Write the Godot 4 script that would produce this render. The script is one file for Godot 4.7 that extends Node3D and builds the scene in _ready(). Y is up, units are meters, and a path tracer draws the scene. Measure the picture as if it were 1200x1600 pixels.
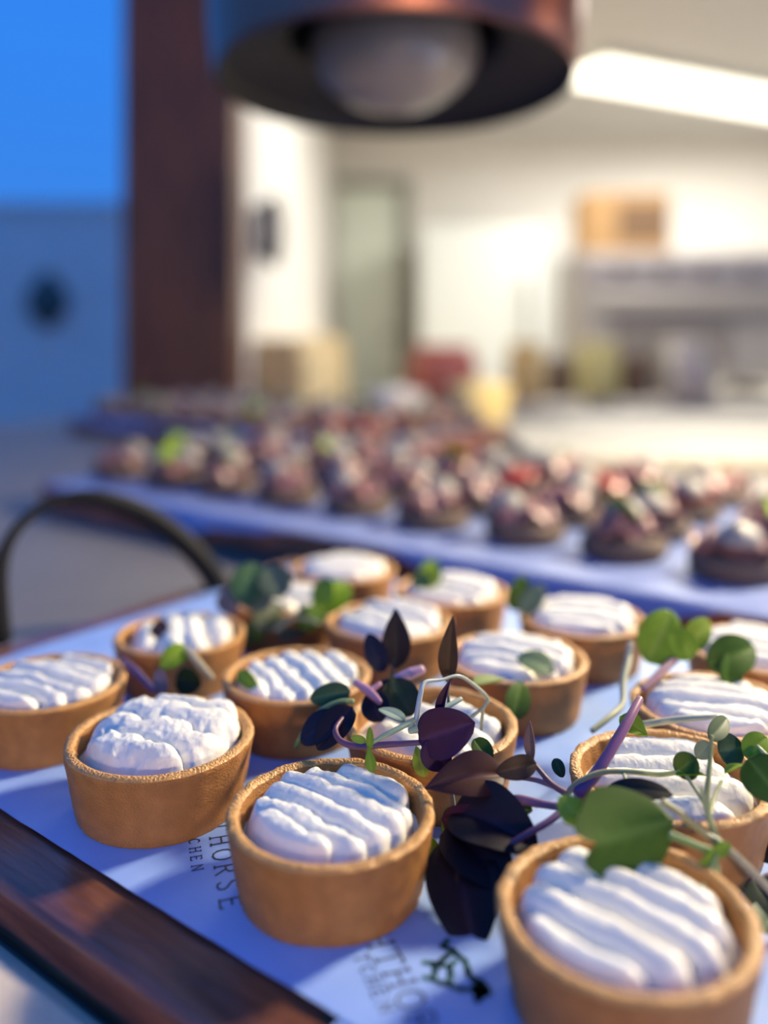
extends Node3D

# ---------------------------------------------------------------- layout
const YC := 1.0505            # height of the lens above the floor
const F := 1350.0             # focal length in pixels of a 1200 x 1600 frame
const TABLE_Y := 0.92
const BOARD_T := 0.0125
const PAPER_Y := TABLE_Y + BOARD_T + 0.0006
const RISE := 0.008
const TART_H := 0.0172
var rng := RandomNumberGenerator.new()
var noise := FastNoiseLite.new()
var M := {}

# a point seen at a pixel of the photograph, at its distance from the lens
func at(px: float, py: float, d: float) -> Vector3:
	return Vector3((px - 600.0) / F * d, YC - (py - 522.0) / F * d, -d)

# a point on the serving table, u along the boards and v across them
func uv(u: float, v: float, y: float) -> Vector3:
	return Vector3(0.8 * u + 0.6 * v, y, 0.6 * u - 0.8 * v)

const TURN := -0.6435011

# ---------------------------------------------------------------- naming
var taken := {}
func numbered(called: String) -> String:
	var n: int = taken.get(called, 0)
	taken[called] = n + 1
	return called if n == 0 else "%s_%03d" % [called, n]

func tag(o: Node, label := "", category := "", group := "", kind := "") -> Node:
	if label: o.set_meta("label", label)
	if category: o.set_meta("category", category)
	if group: o.set_meta("group", group)
	if kind: o.set_meta("kind", kind)
	return o

func thing(called: String, label: String, category: String, where := Vector3.ZERO, turn := 0.0, group := "") -> Node3D:
	var o := Node3D.new()
	o.name = numbered(called)
	add_child(o)
	o.position = where
	o.rotation.y = turn
	tag(o, label, category, group)
	return o

func put(called: String, mesh: Mesh, mat: Material, parent: Node3D, where := Vector3.ZERO) -> MeshInstance3D:
	var o := MeshInstance3D.new()
	o.name = called if parent != self else numbered(called)
	o.mesh = mesh
	o.material_override = mat
	o.cast_shadow = GeometryInstance3D.SHADOW_CASTING_SETTING_ON
	parent.add_child(o, true)
	o.position = where
	return o

func struct(called: String, mesh: Mesh, mat: Material, where := Vector3.ZERO) -> MeshInstance3D:
	var o := MeshInstance3D.new()
	o.name = called
	o.mesh = mesh
	o.material_override = mat
	add_child(o)
	o.position = where
	o.set_meta("kind", "structure")
	return o

# ---------------------------------------------------------------- mesh helpers
func start() -> SurfaceTool:
	var st := SurfaceTool.new()
	st.begin(Mesh.PRIMITIVE_TRIANGLES)
	return st

var count := {}
# rows of points become a smooth sheet; closed joins the last column to the first
func sheet(st: SurfaceTool, P: Array, flip := false, closed := false, cols: Array = []) -> void:
	var ni := P.size()
	var nj: int = P[0].size()
	var base: int = count.get(st, 0)
	for i in ni:
		var row: PackedVector3Array = P[i]
		var up: PackedVector3Array = P[mini(i + 1, ni - 1)]
		var dn: PackedVector3Array = P[maxi(i - 1, 0)]
		for j in nj:
			var jn := (j + 1) % nj if closed else mini(j + 1, nj - 1)
			var jp := (j + nj - 1) % nj if closed else maxi(j - 1, 0)
			var n := (up[j] - dn[j]).cross(row[jn] - row[jp])
			if n.length_squared() < 1e-22:
				var r2: PackedVector3Array = P[clampi(i, 1, ni - 2)]
				var a: PackedVector3Array = P[clampi(i + 1, 2, ni - 1)]
				var b: PackedVector3Array = P[clampi(i - 1, 0, ni - 3)]
				n = (a[j] - b[j]).cross(r2[jn] - r2[jp])
			n = n.normalized()
			st.set_normal(-n if flip else n)
			st.set_uv(Vector2(float(i) / maxi(ni - 1, 1), float(j) / maxi(nj - 1, 1)))
			if cols: st.set_color(cols[i][j])
			st.add_vertex(row[j])
	var last := nj if closed else nj - 1
	for i in ni - 1:
		for j in last:
			var j2 := (j + 1) % nj
			var a := base + i * nj + j
			var b := base + (i + 1) * nj + j
			var c := base + i * nj + j2
			var d := base + (i + 1) * nj + j2
			if flip:
				for k in [a, b, c, c, b, d]: st.add_index(k)
			else:
				for k in [a, c, b, b, c, d]: st.add_index(k)
	count[st] = base + ni * nj

func lathe(st: SurfaceTool, prof: PackedVector2Array, seg := 48, c := Vector3.ZERO, rough := 0.0, seed_at := 0.0, freq := 1.0) -> void:
	var P := []
	for p in prof:
		var row := PackedVector3Array()
		for k in seg:
			var a := TAU * k / seg
			var q := Vector3(p.x * cos(a), p.y, p.x * sin(a))
			if rough > 0.0 and p.x > 1e-5:
				var d := noise.get_noise_3d(q.x * freq + seed_at, q.y * freq, q.z * freq) * rough
				q += Vector3(cos(a), 0.6, sin(a)) * d
			row.append(c + q)
		P.append(row)
	sheet(st, P, false, true)

func box(st: SurfaceTool, c: Vector3, s: Vector3, b := 0.004, basis := Basis.IDENTITY) -> void:
	var h := s * 0.5
	b = minf(b, minf(h.x, minf(h.y, h.z)) * 0.98)
	for axis in 3:
		for sgn in [-1.0, 1.0]:
			var u := (axis + 1) % 3
			var v := (axis + 2) % 3
			var base: int = count.get(st, 0)
			var tu := [-h[u], -h[u] + b * 0.3, -h[u] + b, h[u] - b, h[u] - b * 0.3, h[u]]
			var tv := [-h[v], -h[v] + b * 0.3, -h[v] + b, h[v] - b, h[v] - b * 0.3, h[v]]
			for i in 6:
				for j in 6:
					var p := Vector3.ZERO
					p[axis] = sgn * h[axis]
					p[u] = tu[i]
					p[v] = tv[j]
					var q := Vector3(clampf(p.x, -h.x + b, h.x - b), clampf(p.y, -h.y + b, h.y - b), clampf(p.z, -h.z + b, h.z - b))
					var n := (p - q).normalized()
					st.set_normal(basis * n)
					st.set_uv(Vector2(p[u], p[v]))
					st.add_vertex(c + basis * (q + n * b))
			for i in 5:
				for j in 5:
					var a := base + i * 6 + j
					var idx := [a, a + 1, a + 6, a + 6, a + 1, a + 7] if sgn > 0 else [a, a + 6, a + 1, a + 1, a + 6, a + 7]
					for k in idx: st.add_index(k)
			count[st] = base + 36

func smooth_path(pts: Array, per := 6) -> PackedVector3Array:
	var out := PackedVector3Array()
	for i in pts.size() - 1:
		var p0: Vector3 = pts[maxi(i - 1, 0)]
		var p1: Vector3 = pts[i]
		var p2: Vector3 = pts[i + 1]
		var p3: Vector3 = pts[mini(i + 2, pts.size() - 1)]
		for k in per:
			out.append(p1.cubic_interpolate(p2, p0, p3, float(k) / per))
	out.append(pts[-1])
	return out

# a round stem along a path; radii are given at even steps
func tube(st: SurfaceTool, path: PackedVector3Array, radii: Array, sides := 8, c0 := Color.WHITE, c1 := Color.WHITE) -> void:
	var n := path.size()
	var T := (path[1] - path[0]).normalized()
	var N := T.cross(Vector3.UP if absf(T.y) < 0.9 else Vector3.RIGHT).normalized()
	var P := []
	var cols := []
	for i in n:
		T = (path[mini(i + 1, n - 1)] - path[maxi(i - 1, 0)]).normalized()
		N = (N - T * N.dot(T)).normalized()
		var B := N.cross(T)
		var f := float(i) / (n - 1) * (radii.size() - 1)
		var lo := int(floorf(f))
		var r: float = lerpf(radii[lo], radii[mini(lo + 1, radii.size() - 1)], f - lo)
		var rings := [[path[i], r]]
		if i == 0: rings = [[path[i] - T * r * 0.6, 0.0001 * r], [path[i] - T * r * 0.4, r * 0.7], [path[i], r]]
		if i == n - 1: rings = [[path[i], r], [path[i] + T * r * 0.4, r * 0.7], [path[i] + T * r * 0.6, 0.0001 * r]]
		for ring in rings:
			var row := PackedVector3Array()
			var crow := []
			for k in sides:
				var a := TAU * k / sides
				row.append(ring[0] + (N * cos(a) + B * sin(a)) * ring[1])
				crow.append(c0.lerp(c1, float(i) / (n - 1)))
			P.append(row)
			cols.append(crow)
	sheet(st, P, false, true, cols)

# a thin leaf blade with two faces, a midrib and a curl
func blade(st: SurfaceTool, base: Vector3, tip: Vector3, nrm: Vector3, width: float, shape: String, fold: float, curl: float, col: Color, vein: Color, edge: Color, rip := 0.0) -> void:
	var ax := tip - base
	var L := ax.length()
	ax /= L
	var side := ax.cross(nrm).normalized()
	var n := side.cross(ax).normalized()
	var NU := 16
	var NV := 13
	var Pt := []
	var Pb := []
	var cols := []
	for i in NU + 1:
		var t := float(i) / NU
		var w := 0.0
		match shape:
			"round": w = pow(sin(PI * pow(t, 0.85)), 0.55)
			"heart": w = pow(sin(PI * 0.5 * minf(1.0, t / 0.7)), 0.55) if t < 0.7 else sqrt(1.0 - pow((t - 0.7) / 0.3, 2.0) * 0.62)
			"spoon": w = pow(sin(PI * pow(t, 1.7)), 0.7) * 0.93 + 0.07
			_: w = pow(sin(PI * pow(t, 0.75)), 0.9)
		w = maxf(w, 0.03)
		var rt := PackedVector3Array()
		var rb := PackedVector3Array()
		var cr := []
		for j in NV:
			var s := -1.0 + 2.0 * j / (NV - 1)
			var along := t * L
			if shape == "heart":
				along = L * (t * (0.86 + 0.17 * pow(sin(PI * minf(1.0, absf(s) * 1.02)), 0.8)))
			var x := s * w * width * 0.5
			var h := absf(x) * sin(fold) + curl * L * (4.0 * t * (1.0 - t))
			h += rip * width * sin(t * 9.0 + s * 2.0) * s * s
			h += (0.03 * width * (1.0 - s * s) - 0.02 * width * exp(-s * s * 60.0)) * (1.0 - t * 0.5)
			var p := base + ax * along + side * (x * cos(fold)) + n * h
			var th := 0.00012
			rt.append(p + n * th)
			rb.append(p - n * th)
			var rib := exp(-s * s * 90.0) + 0.35 * pow(maxf(0.0, cos((t * 5.0 - absf(s) * 1.6) * TAU * 0.8)), 12.0) * (1.0 - absf(s))
			cr.append(col.lerp(edge, pow(maxf(absf(s), 2.0 * absf(t - 0.5)), 3.0)).lerp(vein, clampf(rib, 0.0, 1.0) * 0.65))
		Pt.append(rt)
		Pb.append(rb)
		cols.append(cr)
	sheet(st, Pt, true, false, cols)
	sheet(st, Pb, false, false, cols)
	# the rim that joins the two faces
	var A := PackedVector3Array()
	var B := PackedVector3Array()
	var C := []
	for i in NU + 1:
		A.append(Pt[i][0]); B.append(Pb[i][0]); C.append(edge)
	for j in NV:
		A.append(Pt[NU][j]); B.append(Pb[NU][j]); C.append(edge)
	for i in NU + 1:
		A.append(Pt[NU - i][NV - 1]); B.append(Pb[NU - i][NV - 1]); C.append(edge)
	sheet(st, [A, B], false, false, [C, C])

# ---------------------------------------------------------------- materials
func lin(r: float, g: float, b: float) -> Color:
	return Color(r, g, b).linear_to_srgb()

func mat(c: Color, rough := 0.6, metal := 0.0) -> StandardMaterial3D:
	var m := StandardMaterial3D.new()
	m.albedo_color = c
	m.roughness = rough
	m.metallic = metal
	return m

func noisy(c0: Color, c1: Color, freq: float, scale: Vector3, rough := 0.6, size := 512, sd := 1, oct := 4, world := false) -> StandardMaterial3D:
	var n := FastNoiseLite.new()
	n.seed = sd
	n.frequency = freq
	n.fractal_octaves = oct
	var t := NoiseTexture2D.new()
	t.width = size
	t.height = size
	t.seamless = true
	t.noise = n
	var g := Gradient.new()
	g.set_color(0, c0)
	g.set_color(1, c1)
	t.color_ramp = g
	var m := mat(Color.WHITE, rough)
	m.albedo_texture = t
	m.uv1_triplanar = true
	m.uv1_world_triplanar = world
	m.uv1_scale = scale
	return m

func relief(m: StandardMaterial3D, freq: float, cm: float, sd := 5, size := 512, oct := 4) -> void:
	var n := FastNoiseLite.new()
	n.seed = sd
	n.frequency = freq
	n.fractal_octaves = oct
	var t := NoiseTexture2D.new()
	t.width = size
	t.height = size
	t.seamless = true
	t.noise = n
	m.heightmap_enabled = true
	m.heightmap_texture = t
	m.heightmap_scale = cm

func make_materials() -> void:
	M.pastry = noisy(lin(0.31, 0.128, 0.028), lin(0.46, 0.208, 0.052), 0.012, Vector3(26, 26, 26), 0.62, 512, 3, 5)
	relief(M.pastry, 0.11, 0.02, 8, 512, 3)
	M.crumb = noisy(lin(0.50, 0.23, 0.055), lin(0.68, 0.37, 0.11), 0.05, Vector3(40, 40, 40), 0.42, 256, 4, 4)
	relief(M.crumb, 0.12, 0.05, 9, 256, 3)
	M.cream = noisy(lin(0.88, 0.83, 0.68), lin(0.93, 0.89, 0.76), 0.01, Vector3(30, 30, 30), 0.38, 256, 5, 3)
	relief(M.cream, 0.06, 0.018, 10, 256, 3)
	M.paper = noisy(lin(0.26, 0.41, 0.79), lin(0.33, 0.48, 0.85), 0.02, Vector3(10, 10, 10), 0.45, 256, 6, 3)  # white greaseproof; blue sky light is put into its colour
	M.blue_cast_paper = noisy(lin(0.18, 0.235, 0.46), lin(0.22, 0.275, 0.50), 0.02, Vector3(10, 10, 10), 0.5, 256, 33, 3)  # darker copy of the white paper, blue light put into its colour
	M.ink = mat(lin(0.035, 0.04, 0.06), 0.6)
	M.green_ink = mat(lin(0.02, 0.115, 0.09), 0.6)
	M.walnut = noisy(lin(0.09, 0.030, 0.018), lin(0.27, 0.105, 0.06), 0.016, Vector3(3.0, 24, 24), 0.33, 512, 7, 5)
	M.walnut.clearcoat_enabled = true
	M.walnut.clearcoat = 0.5
	M.walnut.clearcoat_roughness = 0.22
	relief(M.walnut, 0.03, 0.012, 17, 512, 4)
	M.table = noisy(lin(0.155, 0.14, 0.13), lin(0.19, 0.175, 0.16), 0.02, Vector3(2, 2, 2), 0.5, 256, 8, 3)
	M.linen = noisy(lin(0.66, 0.55, 0.42), lin(0.74, 0.62, 0.48), 0.05, Vector3(30, 30, 30), 0.8, 256, 32, 3)
	M.iron = mat(lin(0.006, 0.006, 0.007), 0.6)
	M.iron.metallic_specular = 0.3
	M.post = noisy(lin(0.09, 0.030, 0.014), lin(0.24, 0.085, 0.036), 0.012, Vector3(9, 0.7, 9), 0.45, 512, 9, 4)
	M.leaf = mat(Color.WHITE, 0.5)
	M.leaf.metallic_specular = 0.35
	M.leaf.vertex_color_use_as_albedo = true
	M.leaf.backlight_enabled = true
	M.leaf.backlight = Color(0.7, 0.7, 0.7)
	M.stem = mat(Color.WHITE, 0.4)
	M.stem.vertex_color_use_as_albedo = true
	M.stem.backlight_enabled = true
	M.stem.backlight = Color(0.4, 0.4, 0.4)
	M.copper = mat(lin(0.34, 0.15, 0.11), 0.38, 1.0)
	M.black = mat(lin(0.008, 0.007, 0.009), 0.5)
	M.bulb = mat(lin(0.26, 0.22, 0.19), 0.3)
	M.bulb.clearcoat_enabled = true
	M.bulb.clearcoat = 0.8
	M.bulb.clearcoat_roughness = 0.15
	M.steel = mat(lin(0.42, 0.39, 0.37), 0.42, 0.6)
	M.dark_steel = mat(lin(0.16, 0.145, 0.14), 0.5, 0.4)
	M.cream_wall = noisy(lin(0.80, 0.78, 0.735), lin(0.84, 0.82, 0.775), 0.02, Vector3(1, 1, 1), 0.7, 256, 11, 3)
	M.ceiling = noisy(lin(0.66, 0.64, 0.61), lin(0.70, 0.68, 0.65), 0.02, Vector3(1, 1, 1), 0.8, 256, 12, 3)
	M.door = mat(lin(0.74, 0.81, 0.70), 0.5)
	M.door_frame = mat(lin(0.30, 0.31, 0.27), 0.5)
	M.white = mat(lin(0.76, 0.80, 0.76), 0.45)
	M.floor = noisy(lin(0.20, 0.19, 0.19), lin(0.27, 0.26, 0.25), 0.02, Vector3(1, 1, 1), 0.7, 256, 13, 3)
	M.render = noisy(lin(0.74, 0.68, 0.62), lin(0.82, 0.76, 0.70), 0.02, Vector3(0.8, 0.8, 0.8), 0.85, 256, 14, 4)
	M.card = noisy(lin(0.46, 0.27, 0.11), lin(0.54, 0.33, 0.15), 0.02, Vector3(3, 20, 3), 0.75, 256, 15, 3)
	M.card_dark = mat(lin(0.22, 0.13, 0.07), 0.75)
	M.red = mat(lin(0.32, 0.085, 0.075), 0.5)
	M.tan = mat(lin(0.46, 0.33, 0.15), 0.5)
	M.olive = mat(lin(0.45, 0.40, 0.17), 0.4)
	M.brown = mat(lin(0.09, 0.05, 0.035), 0.5)
	M.yellow = mat(lin(0.72, 0.58, 0.25), 0.5)
	M.rye = noisy(lin(0.08, 0.055, 0.042), lin(0.14, 0.10, 0.08), 0.05, Vector3(25, 25, 25), 0.8, 256, 16, 4)
	M.ham = noisy(lin(0.22, 0.085, 0.075), lin(0.27, 0.15, 0.145), 0.03, Vector3(20, 20, 20), 0.35, 256, 18, 4)
	M.tomato = mat(lin(0.30, 0.045, 0.035), 0.3)
	M.cheese = mat(lin(0.27, 0.255, 0.23), 0.5)
	M.diffuser = mat(Color(1, 1, 1), 0.5)
	M.diffuser.emission_enabled = true
	M.diffuser.emission = Color(1.0, 0.97, 0.88)
	M.diffuser.emission_energy_multiplier = 3.0
	M.glow = mat(Color(1, 0.9, 0.75), 0.5)
	M.glow.emission_enabled = true
	M.glow.emission = Color(1.0, 0.78, 0.5)
	M.glow.emission_energy_multiplier = 3.0

# ---------------------------------------------------------------- tarts
func shell_mesh(sd: float, seg: int) -> Array:
	var h := TART_H
	var out := PackedVector2Array([Vector2(0.0001, 0.0), Vector2(0.010, 0.0), Vector2(0.0186, 0.0), Vector2(0.0192, 0.0002), Vector2(0.0196, 0.0009)])
	for k in 9: out.append(Vector2(lerpf(0.0197, 0.0222, (k + 1) / 9.0), lerpf(0.0009, h - 0.0018, (k + 1) / 9.0)))
	for q in [Vector2(0.0224, h - 0.0012), Vector2(0.0223, h - 0.0006)]: out.append(q)
	var rim := PackedVector2Array([Vector2(0.0223, h - 0.0006), Vector2(0.0220, h - 0.0002), Vector2(0.0215, h), Vector2(0.0208, h + 0.0001), Vector2(0.0201, h - 0.0001), Vector2(0.0197, h - 0.0006)])
	var ins := PackedVector2Array([Vector2(0.0197, h - 0.0006), Vector2(0.0195, h - 0.0015)])
	for k in 5: ins.append(Vector2(lerpf(0.0194, 0.0184, (k + 1) / 5.0), lerpf(h - 0.0015, h - 0.0095, (k + 1) / 5.0)))
	ins.append(Vector2(0.016, h - 0.0105))
	ins.append(Vector2(0.0001, h - 0.0107))
	var a := start()
	lathe(a, out, seg, Vector3.ZERO, 0.00042, sd, 260.0)
	lathe(a, ins, seg, Vector3.ZERO, 0.00042, sd, 260.0)
	var b := start()
	lathe(b, rim, seg, Vector3.ZERO, 0.00042, sd, 260.0)
	return [a.commit(), b.commit()]

# piped ridges laid side by side across a disc: th is their direction, n their number
func cream_mesh(sd: int, th: float, n: int, rad: float, top: float, wob: float, off: Vector2, cells: int, lean := 0.0005, dom := 0.0012, fat := 1.14) -> ArrayMesh:
	var R := 0.0193
	rng.seed = sd
	var seg := []
	for i in n:
		var t := lerpf(-1.0, 1.0, (i + 0.5) / n) * rad * (1.0 - 0.25 / n)
		var half := sqrt(maxf(0.0, rad * rad - t * t)) * rng.randf_range(0.86, 1.0)
		var r := rad / n * fat * rng.randf_range(0.95, 1.06)
		half = maxf(half - r * 0.7, r * 0.5)
		seg.append([t + rng.randf_range(-0.12, 0.12) * r, -half + rng.randf_range(-0.1, 0.1) * r, half + rng.randf_range(-0.1, 0.1) * r, r, rng.randf_range(-0.0006, 0.0006), rng.randf_range(-1.0, 1.0)])
	var c := cos(th)
	var s := sin(th)
	var P := []
	var low := TART_H - 0.0050
	for i in cells + 1:
		var row := PackedVector3Array()
		for j in cells + 1:
			# the square is bent to a disc
			var a := -1.0 + 2.0 * i / cells
			var b := -1.0 + 2.0 * j / cells
			var x := a * sqrt(1.0 - b * b * 0.5) * R
			var z := b * sqrt(1.0 - a * a * 0.5) * R
			var lx := x - off.x
			var lz := z - off.y
			var along := lx * c + lz * s
			var across := -lx * s + lz * c
			var w1 := noise.get_noise_3d(along * 90.0 + sd * 7.3, across * 90.0, 3.1)
			var w2 := noise.get_noise_3d(along * 260.0 + sd * 3.1, across * 260.0, 9.7)
			var ac := across + w1 * wob + w2 * minf(wob, 0.0012) * 0.2
			var h := -0.006
			var k := 0.00030
			for q in seg:
				var e := maxf(0.0, maxf(q[1] - along, along - q[2]))
				var bow: float = q[5] * 0.0012 * (1.0 - pow(along / rad, 2.0))
				var dx: float = ac - q[0] - bow
				var d2: float = (dx * dx + e * e) / (q[3] * q[3])
				var hh := -0.006
				if d2 < 1.0:
					hh = q[3] * 1.2 * pow(1.0 - d2, 0.5) + q[4]
				else:
					hh = q[4] - (d2 - 1.0) * 0.003
				# a smooth maximum keeps soft creases
				var m := clampf(0.5 + 0.5 * (hh - h) / k, 0.0, 1.0)
				h = lerpf(h, hh, m) + k * m * (1.0 - m)
			var rr := sqrt(lx * lx + lz * lz) / rad
			h += dom * (1.0 - rr * rr) + w2 * 0.00018 + w1 * 0.0005 + noise.get_noise_3d(along * 620.0, across * 620.0, sd * 2.0) * 0.00009
			var y := TART_H - rad / n * 1.25 + top + h
			var rd := sqrt(x * x + z * z) / R
			y -= 0.010 * pow(smoothstep(0.90, 1.0, rd), 2.0)
			y = maxf(y, low)
			var lift := clampf((y - TART_H + 0.006) / 0.006, 0.0, 1.0)
			row.append(Vector3(x + s * lean * lift, y, z - c * lean * lift))
		P.append(row)
	var st := start()
	sheet(st, P, true)
	return st.commit()

func tart(u: float, v: float, size: float, label: String, cream: Array, detail: int) -> Node3D:
	var o := thing("tartlet", label, "tartlet", uv(u, v, PAPER_Y), 0.0, "cream tartlets in rows on the front board")
	o.scale = Vector3(size, 1.0 + (size - 1.0) * 0.6, size)
	var sd := float(taken["tartlet"]) * 13.7
	var m := shell_mesh(sd, 120 if detail > 1 else 64)
	put("pastry_shell", m[0], M.pastry, o)
	put("pastry_rim", m[1], M.crumb, o)
	put("piped_cream", cream_mesh(cream[0], cream[1], cream[2], cream[3], cream[4], cream[5], cream[6], [48, 72, 120][detail], cream[7] if cream.size() > 7 else 0.0005, cream[8] if cream.size() > 8 else 0.0012, cream[9] if cream.size() > 9 else 1.14), M.cream, o)
	return o

# ---------------------------------------------------------------- greens
func sprig(label: String, base: Vector3, called := "microgreen_sprig") -> Node3D:
	return thing(called, label, "microgreens", base)

func stem(o: Node3D, pts: Array, radii: Array, c0: Color, c1: Color) -> void:
	var path := smooth_path(pts, 7)
	for i in path.size(): path[i] -= o.position
	var st := start()
	tube(st, path, radii.map(func(r): return r * (0.72 if r < 0.0013 else 0.9)), 8, c0, c1)
	put("stem", st.commit(), M.stem, o)

const GREEN := [Color(0.070, 0.145, 0.012), Color(0.17, 0.28, 0.05), Color(0.06, 0.12, 0.012)]
const BRIGHT := [Color(0.22, 0.36, 0.020), Color(0.36, 0.46, 0.08), Color(0.18, 0.31, 0.02)]
const LIME := [Color(0.34, 0.46, 0.04), Color(0.45, 0.55, 0.12), Color(0.30, 0.42, 0.04)]
const BLUEGREEN := [Color(0.035, 0.10, 0.045), Color(0.10, 0.19, 0.10), Color(0.04, 0.09, 0.05)]
const PURPLE := [Color(0.065, 0.020, 0.050), Color(0.13, 0.05, 0.12), Color(0.05, 0.015, 0.055)]
const DARKPURPLE := [Color(0.020, 0.012, 0.022), Color(0.05, 0.03, 0.06), Color(0.018, 0.012, 0.022)]
const BRONZE := [Color(0.095, 0.055, 0.025), Color(0.16, 0.10, 0.05), Color(0.07, 0.035, 0.025)]
const MAROON := [Color(0.075, 0.030, 0.022), Color(0.12, 0.05, 0.05), Color(0.05, 0.018, 0.02)]

func leaf(o: Node3D, a: Vector3, b: Vector3, nrm: Vector3, w: float, shape: String, fold: float, curl: float, c: Array, label := "", rip := 0.0) -> void:
	var st := start()
	blade(st, a - o.position, b - o.position, nrm, w, shape, fold, curl, c[0], c[1], c[2], rip)
	var m := put("leaf", st.commit(), M.leaf, o)
	if label: m.set_meta("label", label)

# ---------------------------------------------------------------- print on the paper
const LETTERS := {
	"T": [[0.0, 1.0, 0.8, 1.0], [0.4, 1.0, 0.4, 0.0], [0.28, 0.0, 0.52, 0.0], [0.0, 1.0, 0.0, 0.88], [0.8, 1.0, 0.8, 0.88]],
	"H": [[0.08, 0.0, 0.08, 1.0], [0.72, 0.0, 0.72, 1.0], [0.08, 0.52, 0.72, 0.52], [0.0, 0.0, 0.18, 0.0], [0.62, 0.0, 0.82, 0.0], [0.0, 1.0, 0.18, 1.0], [0.62, 1.0, 0.82, 1.0]],
	"R": [[0.08, 0.0, 0.08, 1.0], [0.08, 1.0, 0.40, 1.0, 0.58, 0.88, 0.58, 0.64, 0.40, 0.50, 0.08, 0.50], [0.34, 0.50, 0.72, 0.0], [0.0, 0.0, 0.18, 0.0]],
	"S": [[0.56, 0.86, 0.44, 0.98, 0.24, 1.0, 0.10, 0.88, 0.10, 0.70, 0.26, 0.56, 0.46, 0.44, 0.58, 0.28, 0.52, 0.08, 0.32, 0.0, 0.12, 0.04, 0.04, 0.16]],
	"E": [[0.08, 0.0, 0.08, 1.0], [0.0, 1.0, 0.58, 1.0, 0.58, 0.88], [0.08, 0.52, 0.48, 0.52], [0.0, 0.0, 0.62, 0.0, 0.62, 0.12]],
	"C": [[0.70, 0.82, 0.56, 0.96, 0.38, 1.0, 0.18, 0.92, 0.05, 0.70, 0.03, 0.46, 0.10, 0.20, 0.26, 0.04, 0.46, 0.0, 0.70, 0.14]],
	"N": [[0.08, 0.0, 0.08, 1.0], [0.08, 1.0, 0.74, 0.0], [0.74, 0.0, 0.74, 1.0], [0.0, 0.0, 0.17, 0.0], [0.64, 1.0, 0.82, 1.0]],
	"O": [[0.42, 1.0, 0.20, 0.93, 0.05, 0.72, 0.02, 0.48, 0.08, 0.22, 0.24, 0.05, 0.44, 0.0, 0.66, 0.08, 0.80, 0.28, 0.84, 0.52, 0.78, 0.78, 0.62, 0.95, 0.42, 1.0]],
}

# a flat inked line that follows the sheet beneath it
func ink(st: SurfaceTool, pts: Array, w: float, height: Callable) -> void:
	for i in pts.size() - 1:
		var a: Vector2 = pts[i]
		var b: Vector2 = pts[i + 1]
		var d := (b - a).normalized() * w * 0.5
		var q := Vector2(-d.y, d.x)
		var A := PackedVector3Array()
		var B := PackedVector3Array()
		var steps := maxi(1, int((b - a).length() / 0.002))
		for k in steps + 1:
			var p := (a - d).lerp(b + d, float(k) / steps)
			for e in [1.0, -1.0]:
				var g: Vector2 = p + q * e
				var y: float = height.call(g)
				(A if e > 0 else B).append(Vector3(g.x, y + 0.00008, -g.y))
		sheet(st, [A, B], true)

func lettering(st: SurfaceTool, text: String, origin: Vector2, dir: Vector2, size: float, advance: float, w: float, height: Callable) -> void:
	var up := Vector2(-dir.y, dir.x)
	for i in text.length():
		var o := origin + dir * advance * i
		for line in LETTERS[text[i]]:
			var pts := []
			for k in line.size() / 2:
				pts.append(o + dir * line[2 * k] * size * 0.95 + up * line[2 * k + 1] * size)
			ink(st, pts, w, height)

func local(px: float, py: float) -> Vector2:  # a pixel that shows the paper, as (u, v)
	var d := F * (YC - PAPER_Y) / (py - 522.0)
	var x := (px - 600.0) / F * d
	return Vector2(0.8 * x - 0.6 * d, 0.6 * x + 0.8 * d)

# ================================================================ the scene
func _ready() -> void:
	# camera
	var cam := Camera3D.new()
	cam.name = "camera"
	var ca := CameraAttributesPhysical.new()
	ca.frustum_near = 0.05
	ca.frustum_far = 60.0
	ca.frustum_focal_length = 24.0
	ca.frustum_focus_distance = 0.199
	ca.exposure_aperture = 3.1
	cam.attributes = ca
	cam.projection = Camera3D.PROJECTION_FRUSTUM
	cam.near = 0.05
	cam.far = 60.0
	cam.size = 2.0 * 0.05 * 800.0 / F
	cam.frustum_offset = Vector2(0.0, -278.0 / F * 0.05)
	cam.position = Vector3(0, YC, 0)
	add_child(cam)
	cam.current = true

	# dusk sky
	var we := WorldEnvironment.new()
	we.name = "dusk_environment"
	var env := Environment.new()
	env.background_mode = Environment.BG_SKY
	var sky := Sky.new()
	var sm := ProceduralSkyMaterial.new()
	sm.sky_top_color = lin(0.030, 0.26, 1.0)
	sm.sky_horizon_color = lin(0.060, 0.25, 0.78)
	sm.sky_energy_multiplier = 0.94
	sm.ground_bottom_color = lin(0.05, 0.05, 0.06)
	sm.ground_horizon_color = lin(0.05, 0.08, 0.16)
	sky.sky_material = sm
	env.sky = sky
	env.tonemap_mode = Environment.TONE_MAPPER_LINEAR
	env.tonemap_exposure = 1.07
	env.sdfgi_enabled = true
	env.ssao_enabled = true
	env.ssil_enabled = true
	we.environment = env
	add_child(we)

	rng.seed = 11
	noise.seed = 21
	noise.frequency = 1.0
	noise.fractal_octaves = 3
	make_materials()
	build_lights()
	build_place()
	build_kitchen()
	build_boards()
	build_tarts()
	build_greens()
	build_canapes()

const TUBE_H := 1.10

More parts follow.
